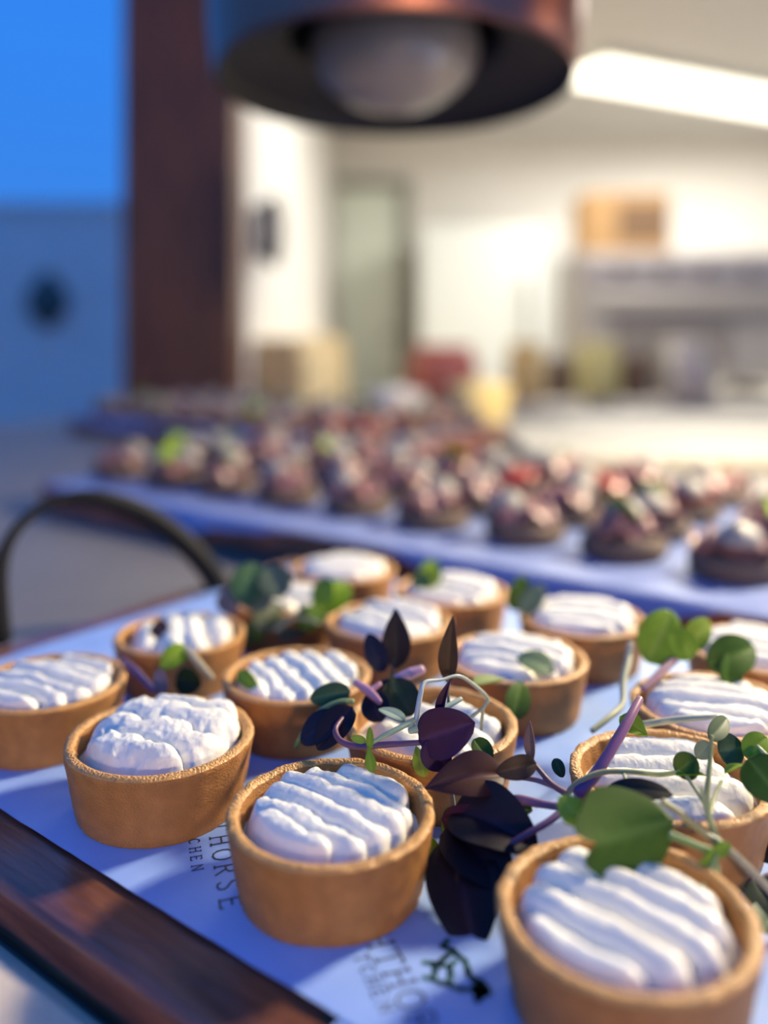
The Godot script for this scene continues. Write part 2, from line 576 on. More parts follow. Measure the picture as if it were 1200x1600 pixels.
func build_lights() -> void:
	tube_light(Vector3(0.84, YC + TUBE_H, -3.62), Vector3(2.05, YC + TUBE_H, -4.24), "long bright white fluorescent tube light in view on the kitchen ceiling", 3.8)
	tube_light(Vector3(0.05, YC + TUBE_H, -2.5), Vector3(1.35, YC + TUBE_H, -2.5), "added unseen fluorescent tube light above the frame, brightening the kitchen", 2.5)  # added out of view to brighten the kitchen fronts
	heat_lamp(Vector3(0.007, YC + 0.160, -0.55), "copper heat lamp hanging over the middle of the boards, unlit frosted bulb", false)
	heat_lamp(Vector3(0.50, YC + 0.29, -0.52), "added copper heat lamp out of view at right, lighting the tartlets warm", true)  # added out of view as a warm key from the back right
	added_fill_lamp(Vector3(0.55, 1.42, 2.449))

func added_fill_lamp(c: Vector3) -> void:  # added lamp, low warm fill from behind the camera
	var o := thing("added_fill_lamp", "added globe lamp behind the photographer, unseen warm fill for the tartlet fronts", "wall light", c)
	var q := PackedVector2Array()
	for k in 17:
		var t := -PI / 2 + PI * 0.93 * k / 16.0
		q.append(Vector2(maxf(0.0001, cos(t) * 0.12), sin(t) * 0.12))
	var st := start()
	lathe(st, q, 32)
	put("globe", st.commit(), M.glow, o)
	st = start()
	box(st, Vector3(0, 0.0, 0.134), Vector3(0.1, 0.1, 0.03), 0.006)
	put("base", st.commit(), M.white, o)
	var l := OmniLight3D.new()
	l.name = "added_fill_light"
	l.light_color = Color(1.0, 0.87, 0.70)
	l.light_energy = 1.8
	l.light_size = 0.11
	l.omni_range = 20.0
	l.omni_attenuation = 2.0
	l.shadow_enabled = true
	add_child(l)
	l.position = c

func tube_light(a: Vector3, b: Vector3, label: String, power: float) -> void:
	var mid := (a + b) * 0.5
	var ang := atan2(-(b.z - a.z), b.x - a.x)
	var o := thing("fluorescent_ceiling_light", label, "ceiling light", mid, ang)
	var st := start()
	var L := (b - a).length()
	var P := []
	for i in 3:
		var row := PackedVector3Array()
		for k in 17:
			var t := PI * k / 16.0
			row.append(Vector3((i - 1) * L * 0.5, -sin(t) * 0.05 + 0.01, cos(t) * 0.135))
		P.append(row)
	sheet(st, P, true)
	for e in [-1.0, 1.0]:
		var r1 := PackedVector3Array()
		var r0 := PackedVector3Array()
		for k in 17:
			var t := PI * k / 16.0
			r1.append(Vector3(e * L * 0.5, -sin(t) * 0.05 + 0.01, cos(t) * 0.135))
			r0.append(Vector3(e * L * 0.5, 0.01, cos(t) * 0.0675))
		sheet(st, [r1, r0], e > 0)
	put("tube_diffuser", st.commit(), M.diffuser, o)
	st = start()
	box(st, Vector3(0, 0.0255, 0), Vector3(L + 0.02, 0.03, 0.28), 0.006)
	put("housing", st.commit(), M.white, o)
	var al := AreaLight3D.new()
	al.name = "fluorescent_light"
	al.area_size = Vector2(L, 0.26)
	al.light_color = Color(1.0, 0.98, 0.94)
	al.light_energy = power
	al.area_range = 20.0
	al.area_attenuation = 2.0
	al.shadow_enabled = true
	add_child(al)
	al.position = mid + Vector3(0, -0.05, 0)
	al.rotation = Vector3(-PI / 2, 0, 0)
	al.basis = Basis(Vector3.UP, ang) * Basis(Vector3.RIGHT, -PI / 2)


func heat_lamp(c: Vector3, label: String, lit: bool) -> void:
	var o := thing("heat_lamp", label, "pendant lamp", c)
	o.rotation.x = deg_to_rad(-3.0) if not lit else 0.0
	var st := start()
	lathe(st, PackedVector2Array([Vector2(0.1125, -0.002), Vector2(0.1135, 0.0), Vector2(0.1145, 0.004), Vector2(0.1175, 0.03), Vector2(0.119, 0.10), Vector2(0.112, 0.15), Vector2(0.085, 0.19), Vector2(0.045, 0.215), Vector2(0.022, 0.225), Vector2(0.020, 0.26), Vector2(0.001, 0.262)]), 72)
	put("lamp_shade", st.commit(), M.copper, o)
	st = start()
	var P := PackedVector2Array([Vector2(0.1125, -0.002), Vector2(0.111, 0.003), Vector2(0.105, 0.012), Vector2(0.072, 0.022), Vector2(0.064, 0.030), Vector2(0.062, 0.09), Vector2(0.03, 0.12), Vector2(0.001, 0.121)])
	lathe(st, P, 72)
	put("shade_lining", st.commit(), M.black, o)
	st = start()
	var B := PackedVector2Array()
	for k in 19:
		var t := -PI / 2 + (PI * 0.72) * k / 18.0
		B.append(Vector2(maxf(0.0001, cos(t) * 0.054), 0.022 + sin(t) * 0.040))
	B.append(Vector2(0.022, 0.085))
	B.append(Vector2(0.0135, 0.10))
	B.append(Vector2(0.0135, 0.125))
	lathe(st, B, 48)
	put("bulb", st.commit(), M.glow if lit else M.bulb, o)
	st = start()
	tube(st, PackedVector3Array([Vector3(0, 0.26, 0), Vector3(0, 0.6, 0), Vector3(0, CEIL - c.y - 0.002, 0)]), [0.004, 0.004], 8)
	put("cord", st.commit(), M.black, o)
	if lit:
		var l := SpotLight3D.new()
		l.name = "added_heat_lamp_light"
		l.light_color = Color(1.0, 0.93, 0.80)
		l.light_energy = 1.25
		l.light_size = 0.05
		l.spot_angle = 78.0
		l.spot_angle_attenuation = 0.35
		l.spot_range = 20.0
		l.spot_attenuation = 2.0
		l.shadow_enabled = true
		add_child(l)
		l.position = c + Vector3(0, -0.03, 0)
		l.rotation = Vector3(-PI / 2, 0, 0)

func slab(a: Vector3, b: Vector3, bev := 0.003) -> ArrayMesh:
	var st := start()
	box(st, (a + b) * 0.5, (b - a).abs(), bev)
	return st.commit()

const ZP := -1.75
const XW := -0.3046
const ZB := -5.0
const CEIL := 2.20

func build_place() -> void:
	struct("floor", slab(Vector3(-9, -0.12, 3), Vector3(4.5, 0, -9)), M.floor)
	struct("wall_left", slab(Vector3(-0.5315, 0, ZP - 0.16), Vector3(XW, CEIL, ZB)), M.cream_wall)
	struct("wall_back", slab(Vector3(-0.5315, 0, ZB), Vector3(2.9, CEIL, ZB - 0.15)), M.cream_wall)
	struct("wall_right", slab(Vector3(2.75, 0, ZP), Vector3(2.9, CEIL, ZB)), M.cream_wall)
	struct("ceiling", slab(Vector3(-0.5315, CEIL, ZP), Vector3(2.9, CEIL + 0.15, ZB - 0.15)), M.ceiling)
	var tw := thing("added_terrace_wall", "low pale wall added behind the photographer to carry the added fill lamp", "wall", Vector3(0.5, 0, 2.68))  # added behind the camera to carry the fill lamp
	var ws := start()
	box(ws, Vector3(0, 0.86, 0), Vector3(5.0, 1.72, 0.16), 0.01)
	put("wall_face", ws.commit(), M.render, tw)
	# added timber canopy: hangs the lamps and keeps sky light off the boards
	var beam := thing("added_canopy", "added unseen timber canopy shading the boards from the sky and carrying the heat lamps", "canopy", Vector3(0.3, CEIL, -0.58))
	ws = start()
	box(ws, Vector3(0, 0.06, 0), Vector3(4.2, 0.12, 0.10), 0.006)
	put("timber", ws.commit(), M.post, beam)
	ws = start()
	box(ws, Vector3(0.20, 0.03, 0.20), Vector3(0.06, 0.06, 0.30), 0.006)
	put("added_cross_timber", ws.commit(), M.post, beam)
	ws = start()
	box(ws, Vector3(1.0, 0.17, -0.29), Vector3(3.2, 0.08, 1.75), 0.006)  # roof added out of view to cut the overhead blue light
	put("added_roof_boarding", ws.commit(), M.post, beam)
	for x in [-2.0, 2.0]:
		ws = start()
		box(ws, Vector3(x, -CEIL * 0.5, 0), Vector3(0.10, CEIL, 0.10), 0.006)
		put("upright", ws.commit(), M.post, beam)
	var post := thing("wooden_post", "tall dark brown timber post at the left of the kitchen opening", "post", Vector3((-0.5315 + XW) * 0.5, 0, ZP - 0.08))
	var st := start()
	box(st, Vector3(0, 1.1, 0), Vector3(0.2269, 2.198, 0.158), 0.006)
	put("timber", st.commit(), M.post, post)
	st = start()
	box(st, Vector3(0, 0.06, 0.004), Vector3(0.25, 0.12, 0.17), 0.006)
	put("plinth", st.commit(), M.post, post)
	# the terrace wall under the evening sky
	var gw := thing("garden_wall", "pale rendered terrace wall beyond the post under the blue evening sky", "wall", Vector3(-4.2, 0, -6.1))
	st = start()
	box(st, Vector3(0, 0.96, 0), Vector3(7.6, 1.92, 0.2), 0.01)
	put("wall_face", st.commit(), M.render, gw)
	st = start()
	box(st, Vector3(0, 1.945, 0), Vector3(7.64, 0.05, 0.26), 0.01)
	put("coping", st.commit(), M.render, gw)
	var wl := thing("wall_lantern", "small dark round wall lantern on the terrace wall", "lantern", at(75, 470, 6.0))
	st = start()
	var q := PackedVector2Array()
	for k in 15:
		var t := -PI / 2 + PI * k / 14.0
		q.append(Vector2(maxf(0.0001, cos(t) * 0.15), sin(t) * 0.17))
	lathe(st, q, 32)
	put("globe", st.commit(), mat(lin(0.05, 0.075, 0.07), 0.3), wl)
	st = start()
	lathe(st, PackedVector2Array([Vector2(0.001, -0.19), Vector2(0.05, -0.185), Vector2(0.07, -0.15), Vector2(0.05, -0.145)]), 24)
	lathe(st, PackedVector2Array([Vector2(0.05, 0.145), Vector2(0.07, 0.15), Vector2(0.05, 0.185), Vector2(0.001, 0.19)]), 24)
	box(st, Vector3(0, 0.19, -0.0), Vector3(0.04, 0.02, 0.06), 0.004)
	put("cap", st.commit(), M.iron, wl)

func build_kitchen() -> void:
	var st := start()
	# door in the back wall
	var d := Node3D.new()
	d.name = "door_1"
	d.set_meta("kind", "structure")
	add_child(d)
	var dx0 := (528.0 - 600.0) / F * 5.0
	var dx1 := (628.0 - 600.0) / F * 5.0
	d.position = Vector3((dx0 + dx1) * 0.5, 0, ZB)
	var w := dx1 - dx0
	var h := YC + (522.0 - 297.0) / F * 5.0
	box(st, Vector3(-0.01, h * 0.5, 0.02), Vector3(w - 0.02, h, 0.04), 0.005)
	put("door_panel", st.commit(), M.door, d)
	st = start()
	box(st, Vector3(0, h + 0.03, 0.035), Vector3(w + 0.02, 0.06, 0.07), 0.006)
	box(st, Vector3(w * 0.5 + 0.02, h * 0.5 + 0.03, 0.035), Vector3(0.07, h + 0.06, 0.07), 0.006)
	put("door_frame", st.commit(), M.door_frame, d)
	st = start()
	tube(st, smooth_path([Vector3(w * 0.38, 1.05, 0.04), Vector3(w * 0.38, 1.05, 0.08), Vector3(w * 0.26, 1.05, 0.08)], 4), [0.01, 0.01], 8)
	put("door_handle", st.commit(), M.steel, d)

	# upright fridge
	var f := thing("fridge", "tall white fridge beside the pale green kitchen door", "fridge", Vector3((655.0 + 840.0 - 1200.0) * 0.5 / F * 4.4, 0, -4.6))
	var fw := 185.0 / F * 4.4
	var fh := YC + (522.0 - 352.0) / F * 4.4
	st = start()
	box(st, Vector3(0.07, fh * 0.5, 0), Vector3(fw + 0.14, fh, 0.44), 0.02)
	put("cabinet", st.commit(), mat(lin(0.50, 0.50, 0.48), 0.4), f)
	st = start()
	box(st, Vector3(0, fh * 0.5 + 0.32, 0.235), Vector3(fw, fh - 0.66, 0.05), 0.015)
	put("door", st.commit(), M.white, f)
	st = start()
	box(st, Vector3(0, 0.32, 0.235), Vector3(fw, 0.58, 0.05), 0.015)
	put("drawer", st.commit(), M.white, f)
	st = start()
	box(st, Vector3(fw * 0.40, 1.15, 0.28), Vector3(0.02, 0.4, 0.03), 0.006)
	put("handle", st.commit(), M.steel, f)

	# work counter along the right
	var c := thing("work_counter", "pale kitchen worktop on steel legs along the back of the kitchen", "counter", Vector3(1.34, -0.12, -3.1))
	st = start()
	box(st, Vector3(0, 0.94, 0), Vector3(2.64, 0.04, 0.75), 0.008)
	put("worktop", st.commit(), mat(lin(0.62, 0.58, 0.50), 0.4), c)
	st = start()
	box(st, Vector3(0, 0.30, 0), Vector3(2.3, 0.03, 0.65), 0.006)
	put("shelf", st.commit(), M.steel, c)
	for x in [-1.12, 1.12]:
		for z in [-0.33, 0.33]:
			st = start()
			box(st, Vector3(x, 0.52, z), Vector3(0.045, 0.80, 0.045), 0.008)
			put("leg", st.commit(), M.steel, c)

	# oven on the counter
	var zo := 3.0
	var x0 := (905.0 - 600.0) / F * zo
	var x1 := (1235.0 - 600.0) / F * zo
	var y1 := YC + (522.0 - 392.0) / F * zo
	var o := thing("countertop_oven", "big grey stainless steel oven under the cardboard box", "oven", Vector3((x0 + x1) * 0.5, 0.84, -zo - 0.2))
	var ow := x1 - x0
	var oh := y1 - 0.84
	st = start()
	box(st, Vector3(0, oh * 0.5 + 0.02, 0), Vector3(ow, oh - 0.04, 0.38), 0.012)
	put("body", st.commit(), M.steel, o)
	st = start()
	box(st, Vector3(0, oh * 0.86, 0.195), Vector3(ow * 0.94, oh * 0.16, 0.02), 0.006)
	put("control_panel", st.commit(), M.steel, o)
	for k in 4:
		st = start()
		lathe(st, PackedVector2Array([Vector2(0.02, 0.0), Vector2(0.02, 0.012), Vector2(0.016, 0.018), Vector2(0.0001, 0.018)]), 20)
		var kn := put("knob", st.commit(), M.dark_steel, o, Vector3((k - 1.5) * ow * 0.2, oh * 0.86, 0.205))
		kn.rotation.x = PI / 2
	st = start()
	box(st, Vector3(0, oh * 0.42, 0.195), Vector3(ow * 0.94, oh * 0.62, 0.02), 0.008)
	var od := put("oven_door", st.commit(), mat(lin(0.36, 0.34, 0.31), 0.5, 0.3), o)
	st = start()
	box(st, Vector3(-ow * 0.06, oh * 0.36, 0.206), Vector3(ow * 0.55, oh * 0.34, 0.006), 0.002)
	put("oven_window", st.commit(), mat(lin(0.20, 0.18, 0.165), 0.3), od)
	st = start()
	tube(st, PackedVector3Array([Vector3(-ow * 0.4, oh * 0.68, 0.24), Vector3(0, oh * 0.68, 0.24), Vector3(ow * 0.4, oh * 0.68, 0.24)]), [0.012, 0.012], 10)
	put("handle", st.commit(), M.steel, od)
	for e in [-1.0, 1.0]:
		st = start()
		box(st, Vector3(e * ow * 0.42, 0.011, 0), Vector3(0.04, 0.022, 0.3), 0.004)
		put("foot", st.commit(), M.black, o)

	# cardboard box on the oven
	var bx := thing("cardboard_box", "brown cardboard box sitting on top of the grey oven", "box", Vector3((968.0 - 600.0) / F * 3.15, y1 , -3.15))
	var bw := 130.0 / F * 3.1
	var bh := 92.0 / F * 3.1
	st = start()
	box(st, Vector3(0, bh * 0.5, 0), Vector3(bw, bh, 0.22), 0.004)
	put("carton", st.commit(), M.card, bx)
	st = start()
	box(st, Vector3(bw * 0.18, bh * 0.5, 0.1105), Vector3(bw * 0.6, bh * 0.66, 0.002), 0.0008)
	put("printed_panel", st.commit(), M.card_dark, bx)

	# pots and jars before the oven
	var jar := func(called: String, label: String, cat: String, px: float, py: float, wpx: float, hpx: float, z: float, m: Material, lid: Material) -> void:
		var r := wpx * 0.5 / F * z
		var hh := hpx / F * z
		var p := at(px, py, z)
		var t := thing(called, label, cat, Vector3(p.x, 0.84, p.z))
		var s2 := start()
		lathe(s2, PackedVector2Array([Vector2(0.0001, 0), Vector2(r * 0.9, 0), Vector2(r, hh * 0.06), Vector2(r, hh * 0.7), Vector2(r * 0.8, hh * 0.84), Vector2(r * 0.8, hh * 0.88)]), 32)
		put("body", s2.commit(), m, t)
		s2 = start()
		lathe(s2, PackedVector2Array([Vector2(r * 0.84, hh * 0.86), Vector2(r * 0.84, hh * 0.98), Vector2(r * 0.78, hh), Vector2(0.0001, hh)]), 32)
		put("lid", s2.commit(), lid, t)
	jar.call("lidded_tub", "dusty red round tub on the worktop, left of the tan jar", "tub", 692.0, 620.0, 110.0, 85.0, 2.78, M.red, M.red)
	jar.call("jar", "tan jar between the red tub and the dark pan", "jar", 822.0, 620.0, 62.0, 90.0, 2.78, M.tan, M.tan)
	jar.call("jar", "yellow-green jar in front of the dark oven door", "jar", 932.0, 620.0, 72.0, 90.0, 2.78, M.olive, M.olive)
	jar.call("cooking_pot", "round light grey steel pot in front of the oven at right", "pot", 1070.0, 620.0, 92.0, 95.0, 2.78, M.steel, M.steel)
	jar.call("saucepan", "low dark brown pan between the yellow-green jar and steel pot", "pan", 993.0, 622.0, 52.0, 66.0, 2.80, M.brown, M.brown)
	jar.call("saucepan", "small blackish pan between the tan jar and yellow-green jar", "pan", 874.0, 622.0, 38.0, 66.0, 2.80, M.brown, M.brown)

	# dark thing hung on the left kitchen wall
	var hk := thing("wall_phone", "small grey handset hung on the cream kitchen wall beside the post", "phone", Vector3(XW, YC + 0.24, -2.05))
	st = start()
	box(st, Vector3(0.018, 0, 0), Vector3(0.036, 0.12, 0.13), 0.01)
	put("base", st.commit(), mat(lin(0.36, 0.34, 0.31), 0.4), hk)
	st = start()
	tube(st, smooth_path([Vector3(0.045, 0.07, 0.04), Vector3(0.058, 0.03, 0.04), Vector3(0.058, -0.03, 0.04), Vector3(0.045, -0.07, 0.04)], 5), [0.02, 0.013, 0.013, 0.02], 10)
	put("handset", st.commit(), M.dark_steel, hk)
	# warm wooden cupboard low on that wall
	var cb := thing("low_cupboard", "honey-coloured low cupboard against the left kitchen wall", "cupboard", Vector3(XW + 0.002, 0, -3.3))
	st = start()
	box(st, Vector3(0.052, 0.52, 0), Vector3(0.10, 1.04, 2.6), 0.006)
	put("carcass", st.commit(), mat(lin(0.62, 0.47, 0.25), 0.5), cb)
	for k in 2:
		st = start()
		box(st, Vector3(0.106, 0.54, (k - 0.5) * 1.28), Vector3(0.012, 0.92, 1.22), 0.004)
		var dr := put("door", st.commit(), mat(lin(0.66, 0.51, 0.28), 0.5), cb)
		st = start()
		box(st, Vector3(0.12, 0.8, (k - 0.5) * 0.2), Vector3(0.02, 0.08, 0.012), 0.004)
		put("handle", st.commit(), M.steel, dr)

# ---------------------------------------------------------------- table, boards and papers
func paper_y(p: Vector2) -> float:
	return PAPER_Y + 0.0008 * maxf(0.0, noise.get_noise_2d(p.x * 22.0 + 5.0, p.y * 22.0)) * smoothstep(0.0, 0.03, p.x + 0.30)

func paper_mesh(u0: float, u1: float, v0: float, v1: float, lift: float, nu: int, nv: int, droop: float) -> ArrayMesh:
	var P := []
	var Q := []
	for i in nu + 1:
		var row := PackedVector3Array()
		var und := PackedVector3Array()
		var u := lerpf(u0, u1, float(i) / nu)
		for j in nv + 1:
			var v := lerpf(v0, v1, float(j) / nv)
			var ragged := noise.get_noise_2d(u * 60.0, v0 * 10.0) * 0.0002 * (1.0 if j == 0 else 0.0)
			if droop > 0.0: v = lerpf(v0, v1, maxf(0.0, (j - 6.0) / (nv - 6.0)))
			var y := paper_y(Vector2(u, v)) + lift
			if droop > 0.0 and j < 6:
				# the free edge hangs over the front of the board in soft folds
				var k := (6 - j) / 6.0
				var wave := maxf(0.15, 0.6 + 0.5 * sin(u * 26.0) + 0.4 * noise.get_noise_1d(u * 20.0))
				v -= k * (0.004 + 0.005 * wave)
				y -= k * k * droop * wave
				ragged = 0.0
			row.append(Vector3(u, y, -(v + ragged)))
			und.append(Vector3(u, y - 0.00012, -(v + ragged)))
		P.append(row)
		Q.append(und)
	var st := start()
	sheet(st, P, false)
	sheet(st, Q, true)
	return st.commit()

func plank(u0: float, u1: float, v0: float, v1: float, thick: float) -> ArrayMesh:
	var st := start()
	box(st, Vector3(0, thick * 0.5, 0), Vector3(u1 - u0, thick, v1 - v0), 0.0022)
	return st.commit()

func board(u0: float, u1: float, v0: float, v1: float, label: String, thick := BOARD_T) -> Node3D:
	var o := thing("serving_board", label, "serving board", uv((u0 + u1) * 0.5, (v0 + v1) * 0.5, TABLE_Y), TURN, "dark wooden serving boards on the table")
	put("plank", plank(u0, u1, v0, v1, thick), M.walnut, o)
	return o

func build_boards() -> void:
	var t := thing("serving_table", "wide grey table under the three dark serving boards", "table", uv(-0.15, 0.60, 0), TURN)
	var st := start()
	box(st, Vector3(0, TABLE_Y - 0.02, 0), Vector3(2.1, 0.04, 1.20), 0.006)
	put("tabletop", st.commit(), M.table, t)
	for x in [-1.02, 1.02]:
		for z in [-0.53, 0.53]:
			st = start()
			box(st, Vector3(x * 0.96, 0.44, z), Vector3(0.06, 0.88, 0.06), 0.006)
			put("leg", st.commit(), M.post, t)
	var fb := board(-0.312, 0.17, 0.0985, 0.336, "nearest dark wooden board, carrying the cream tartlets, with a black hoop handle")
	st = start()
	var path := smooth_path([at(345, 922, 0.400), at(322, 885, 0.397), at(285, 845, 0.392), at(235, 808, 0.384), at(182, 786, 0.375), at(130, 777, 0.366), at(82, 785, 0.357), at(40, 812, 0.347), at(12, 850, 0.338), at(-2, 905, 0.331), at(2, 1000, 0.327)], 5)
	var inv := fb.transform.affine_inverse()
	for i in path.size(): path[i] = inv * path[i]
	tube(st, path, [0.005, 0.0052, 0.0050, 0.0045, 0.0040, 0.0026, 0.0022, 0.0024, 0.0034, 0.004], 12)
	put("handle", st.commit(), M.iron, fb)
	var mb := board(-0.59, 0.30, 0.360, 0.620, "middle dark wooden board with rows of pink-topped canapes", BOARD_T + RISE)
	var rb := board(-1.02, -0.50, 0.665, 0.93, "furthest dark wooden board with canapes, in front of the post", BOARD_T + RISE)

	# printed greaseproof sheets on the front board
	var p1 := thing("printed_paper", "greaseproof paper printed with black lettering and a green emblem under the tartlets", "paper", Vector3.ZERO, TURN)
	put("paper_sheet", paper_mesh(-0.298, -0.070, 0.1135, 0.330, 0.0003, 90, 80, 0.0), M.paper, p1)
	var p2 := thing("printed_paper", "second sheet of greaseproof paper, plain, showing under the front right tartlet", "paper", Vector3.ZERO, TURN)
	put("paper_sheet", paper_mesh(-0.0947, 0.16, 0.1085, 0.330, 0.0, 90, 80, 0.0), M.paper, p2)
	var h1 := func(g: Vector2) -> float: return paper_y(g) + 0.0003
	st = start()
	var d1 := (local(351, 1420) - local(331, 1290)).normalized()
	st = start()
	lettering(st, "HTHORSE", local(325, 1290) - d1 * 0.0058, d1, 0.0047, 0.0058, 0.00042, h1)
	put("printed_word", st.commit(), M.ink, p1)
	st = start()
	lettering(st, "TCHEN", local(295, 1315) - d1 * 0.0034, d1, 0.0024, 0.0034, 0.00026, h1)
	put("printed_word", st.commit(), M.ink, p1)
	var d2 := (local(650, 1590) - local(597, 1490)).normalized()
	st = start()
	lettering(st, "HTHORSE", local(583, 1497) - d2 * 0.0056, d2, 0.0050, 0.0053, 0.00045, h1)
	put("printed_word", st.commit(), M.ink, p1)
	st = start()
	lettering(st, "TCHEN", local(553, 1500), d2, 0.0026, 0.0031, 0.00028, h1)
	put("printed_word", st.commit(), M.ink, p1)
	# the green emblem, drawn in strokes
	st = start()
	for line in [
		[[699, 1473], [692, 1481], [698, 1484], [708, 1488], [716, 1496], [726, 1504], [731, 1518], [732, 1526], [740, 1532], [752, 1537], [760, 1546], [763, 1555], [752, 1560], [746, 1566], [744, 1556], [738, 1549]],
		[[738, 1549], [720, 1549], [704, 1543], [690, 1539], [676, 1533], [664, 1531]],
		[[664, 1507], [676, 1508], [686, 1511], [690, 1504], [698, 1497], [706, 1492]],
		[[686, 1511], [702, 1513], [704, 1524], [702, 1536]],
		[[678, 1510], [680, 1520], [676, 1532]],
		[[702, 1513], [710, 1506]],
		[[740, 1532], [744, 1544], [752, 1550], [756, 1558]],
		[[752, 1538], [750, 1548], [748, 1558]]]:
		var pts := []
		for q in line: pts.append(local(q[0], q[1]))
		ink(st, pts, 0.0012, h1)
	put("printed_emblem", st.commit(), M.green_ink, p1)

	var p3 := thing("greaseproof_paper", "paper coloured with blue light on the middle board, front edge hanging in folds", "paper", Vector3.ZERO, TURN)
	put("paper_sheet", paper_mesh(-0.575, 0.29, 0.3612, 0.612, RISE + 0.0003, 140, 36, 0.010), M.blue_cast_paper, p3)
	var p4 := thing("greaseproof_paper", "paper coloured with blue light under the canapes on the furthest board", "paper", Vector3.ZERO, TURN)
	put("paper_sheet", paper_mesh(-1.0, -0.51, 0.6660, 0.92, RISE + 0.0003, 80, 30, 0.006), M.blue_cast_paper, p4)

	# a pale board behind the canapes and a napkin at the near corner
	var cb := thing("chopping_board", "large pale chopping board lying behind the canapes at the right", "chopping board", Vector3(0.36, TABLE_Y, -0.955))
	st = start()
	box(st, Vector3(0, 0.008, 0), Vector3(0.44, 0.016, 0.27), 0.005)
	put("slab", st.commit(), noisy(lin(0.30, 0.285, 0.24), lin(0.34, 0.32, 0.27), 0.02, Vector3(6, 6, 6), 0.5, 256, 31, 3), cb)
	st = start()
	tube(st, PackedVector3Array([Vector3(-0.20, 0.016, 0.115), Vector3(0, 0.016, 0.115), Vector3(0.20, 0.016, 0.115)]), [0.0015, 0.0015], 6)
	put("edge_bead", st.commit(), M.steel, cb)
	var nk := thing("napkin", "folded pale beige napkin on the table in front of the nearest board", "napkin", uv(-0.2, 0.0548, TABLE_Y), TURN)
	for k in 3:
		st = start()
		box(st, Vector3(0.002 * k, 0.0011 + 0.0022 * k, 0.001 * k), Vector3(0.30 - 0.004 * k, 0.0022, 0.085 - 0.003 * k), 0.001)
		put("fold", st.commit(), M.linen, nk)
	# two small bowls beyond the boards
	for spec in [["small lemon-yellow bowl at the far edge of the table", -0.0, 752.0, 1.12, 0.042, 0.066, M.yellow], ["small cream bowl at the far edge, left of the yellow bowl", 0.0, 622.0, 1.27, 0.042, 0.045, M.cream_wall]]:
		var p := at(spec[2], 670, spec[3])
		var o := thing("small_bowl", spec[0], "bowl", Vector3(p.x, TABLE_Y, p.z))
		var s := start()
		var r: float = spec[4]
		var hh: float = spec[5]
		lathe(s, PackedVector2Array([Vector2(0.0001, 0), Vector2(r * 0.6, 0), Vector2(r * 0.62, hh * 0.08), Vector2(r * 0.85, hh * 0.45), Vector2(r * 0.98, hh * 0.92), Vector2(r, hh), Vector2(r * 0.95, hh), Vector2(r * 0.78, hh * 0.45), Vector2(r * 0.5, hh * 0.16), Vector2(0.0001, hh * 0.14)]), 40)
		put("bowl_body", s.commit(), spec[6], o)
		s = start()
		lathe(s, PackedVector2Array([Vector2(r * 0.93, hh * 0.84), Vector2(r * 0.7, hh * 1.0), Vector2(r * 0.3, hh * 1.1), Vector2(0.0001, hh * 1.12)]), 32, Vector3.ZERO, 0.003, 4.0, 60.0)
		put("filling", s.commit(), spec[6], o)

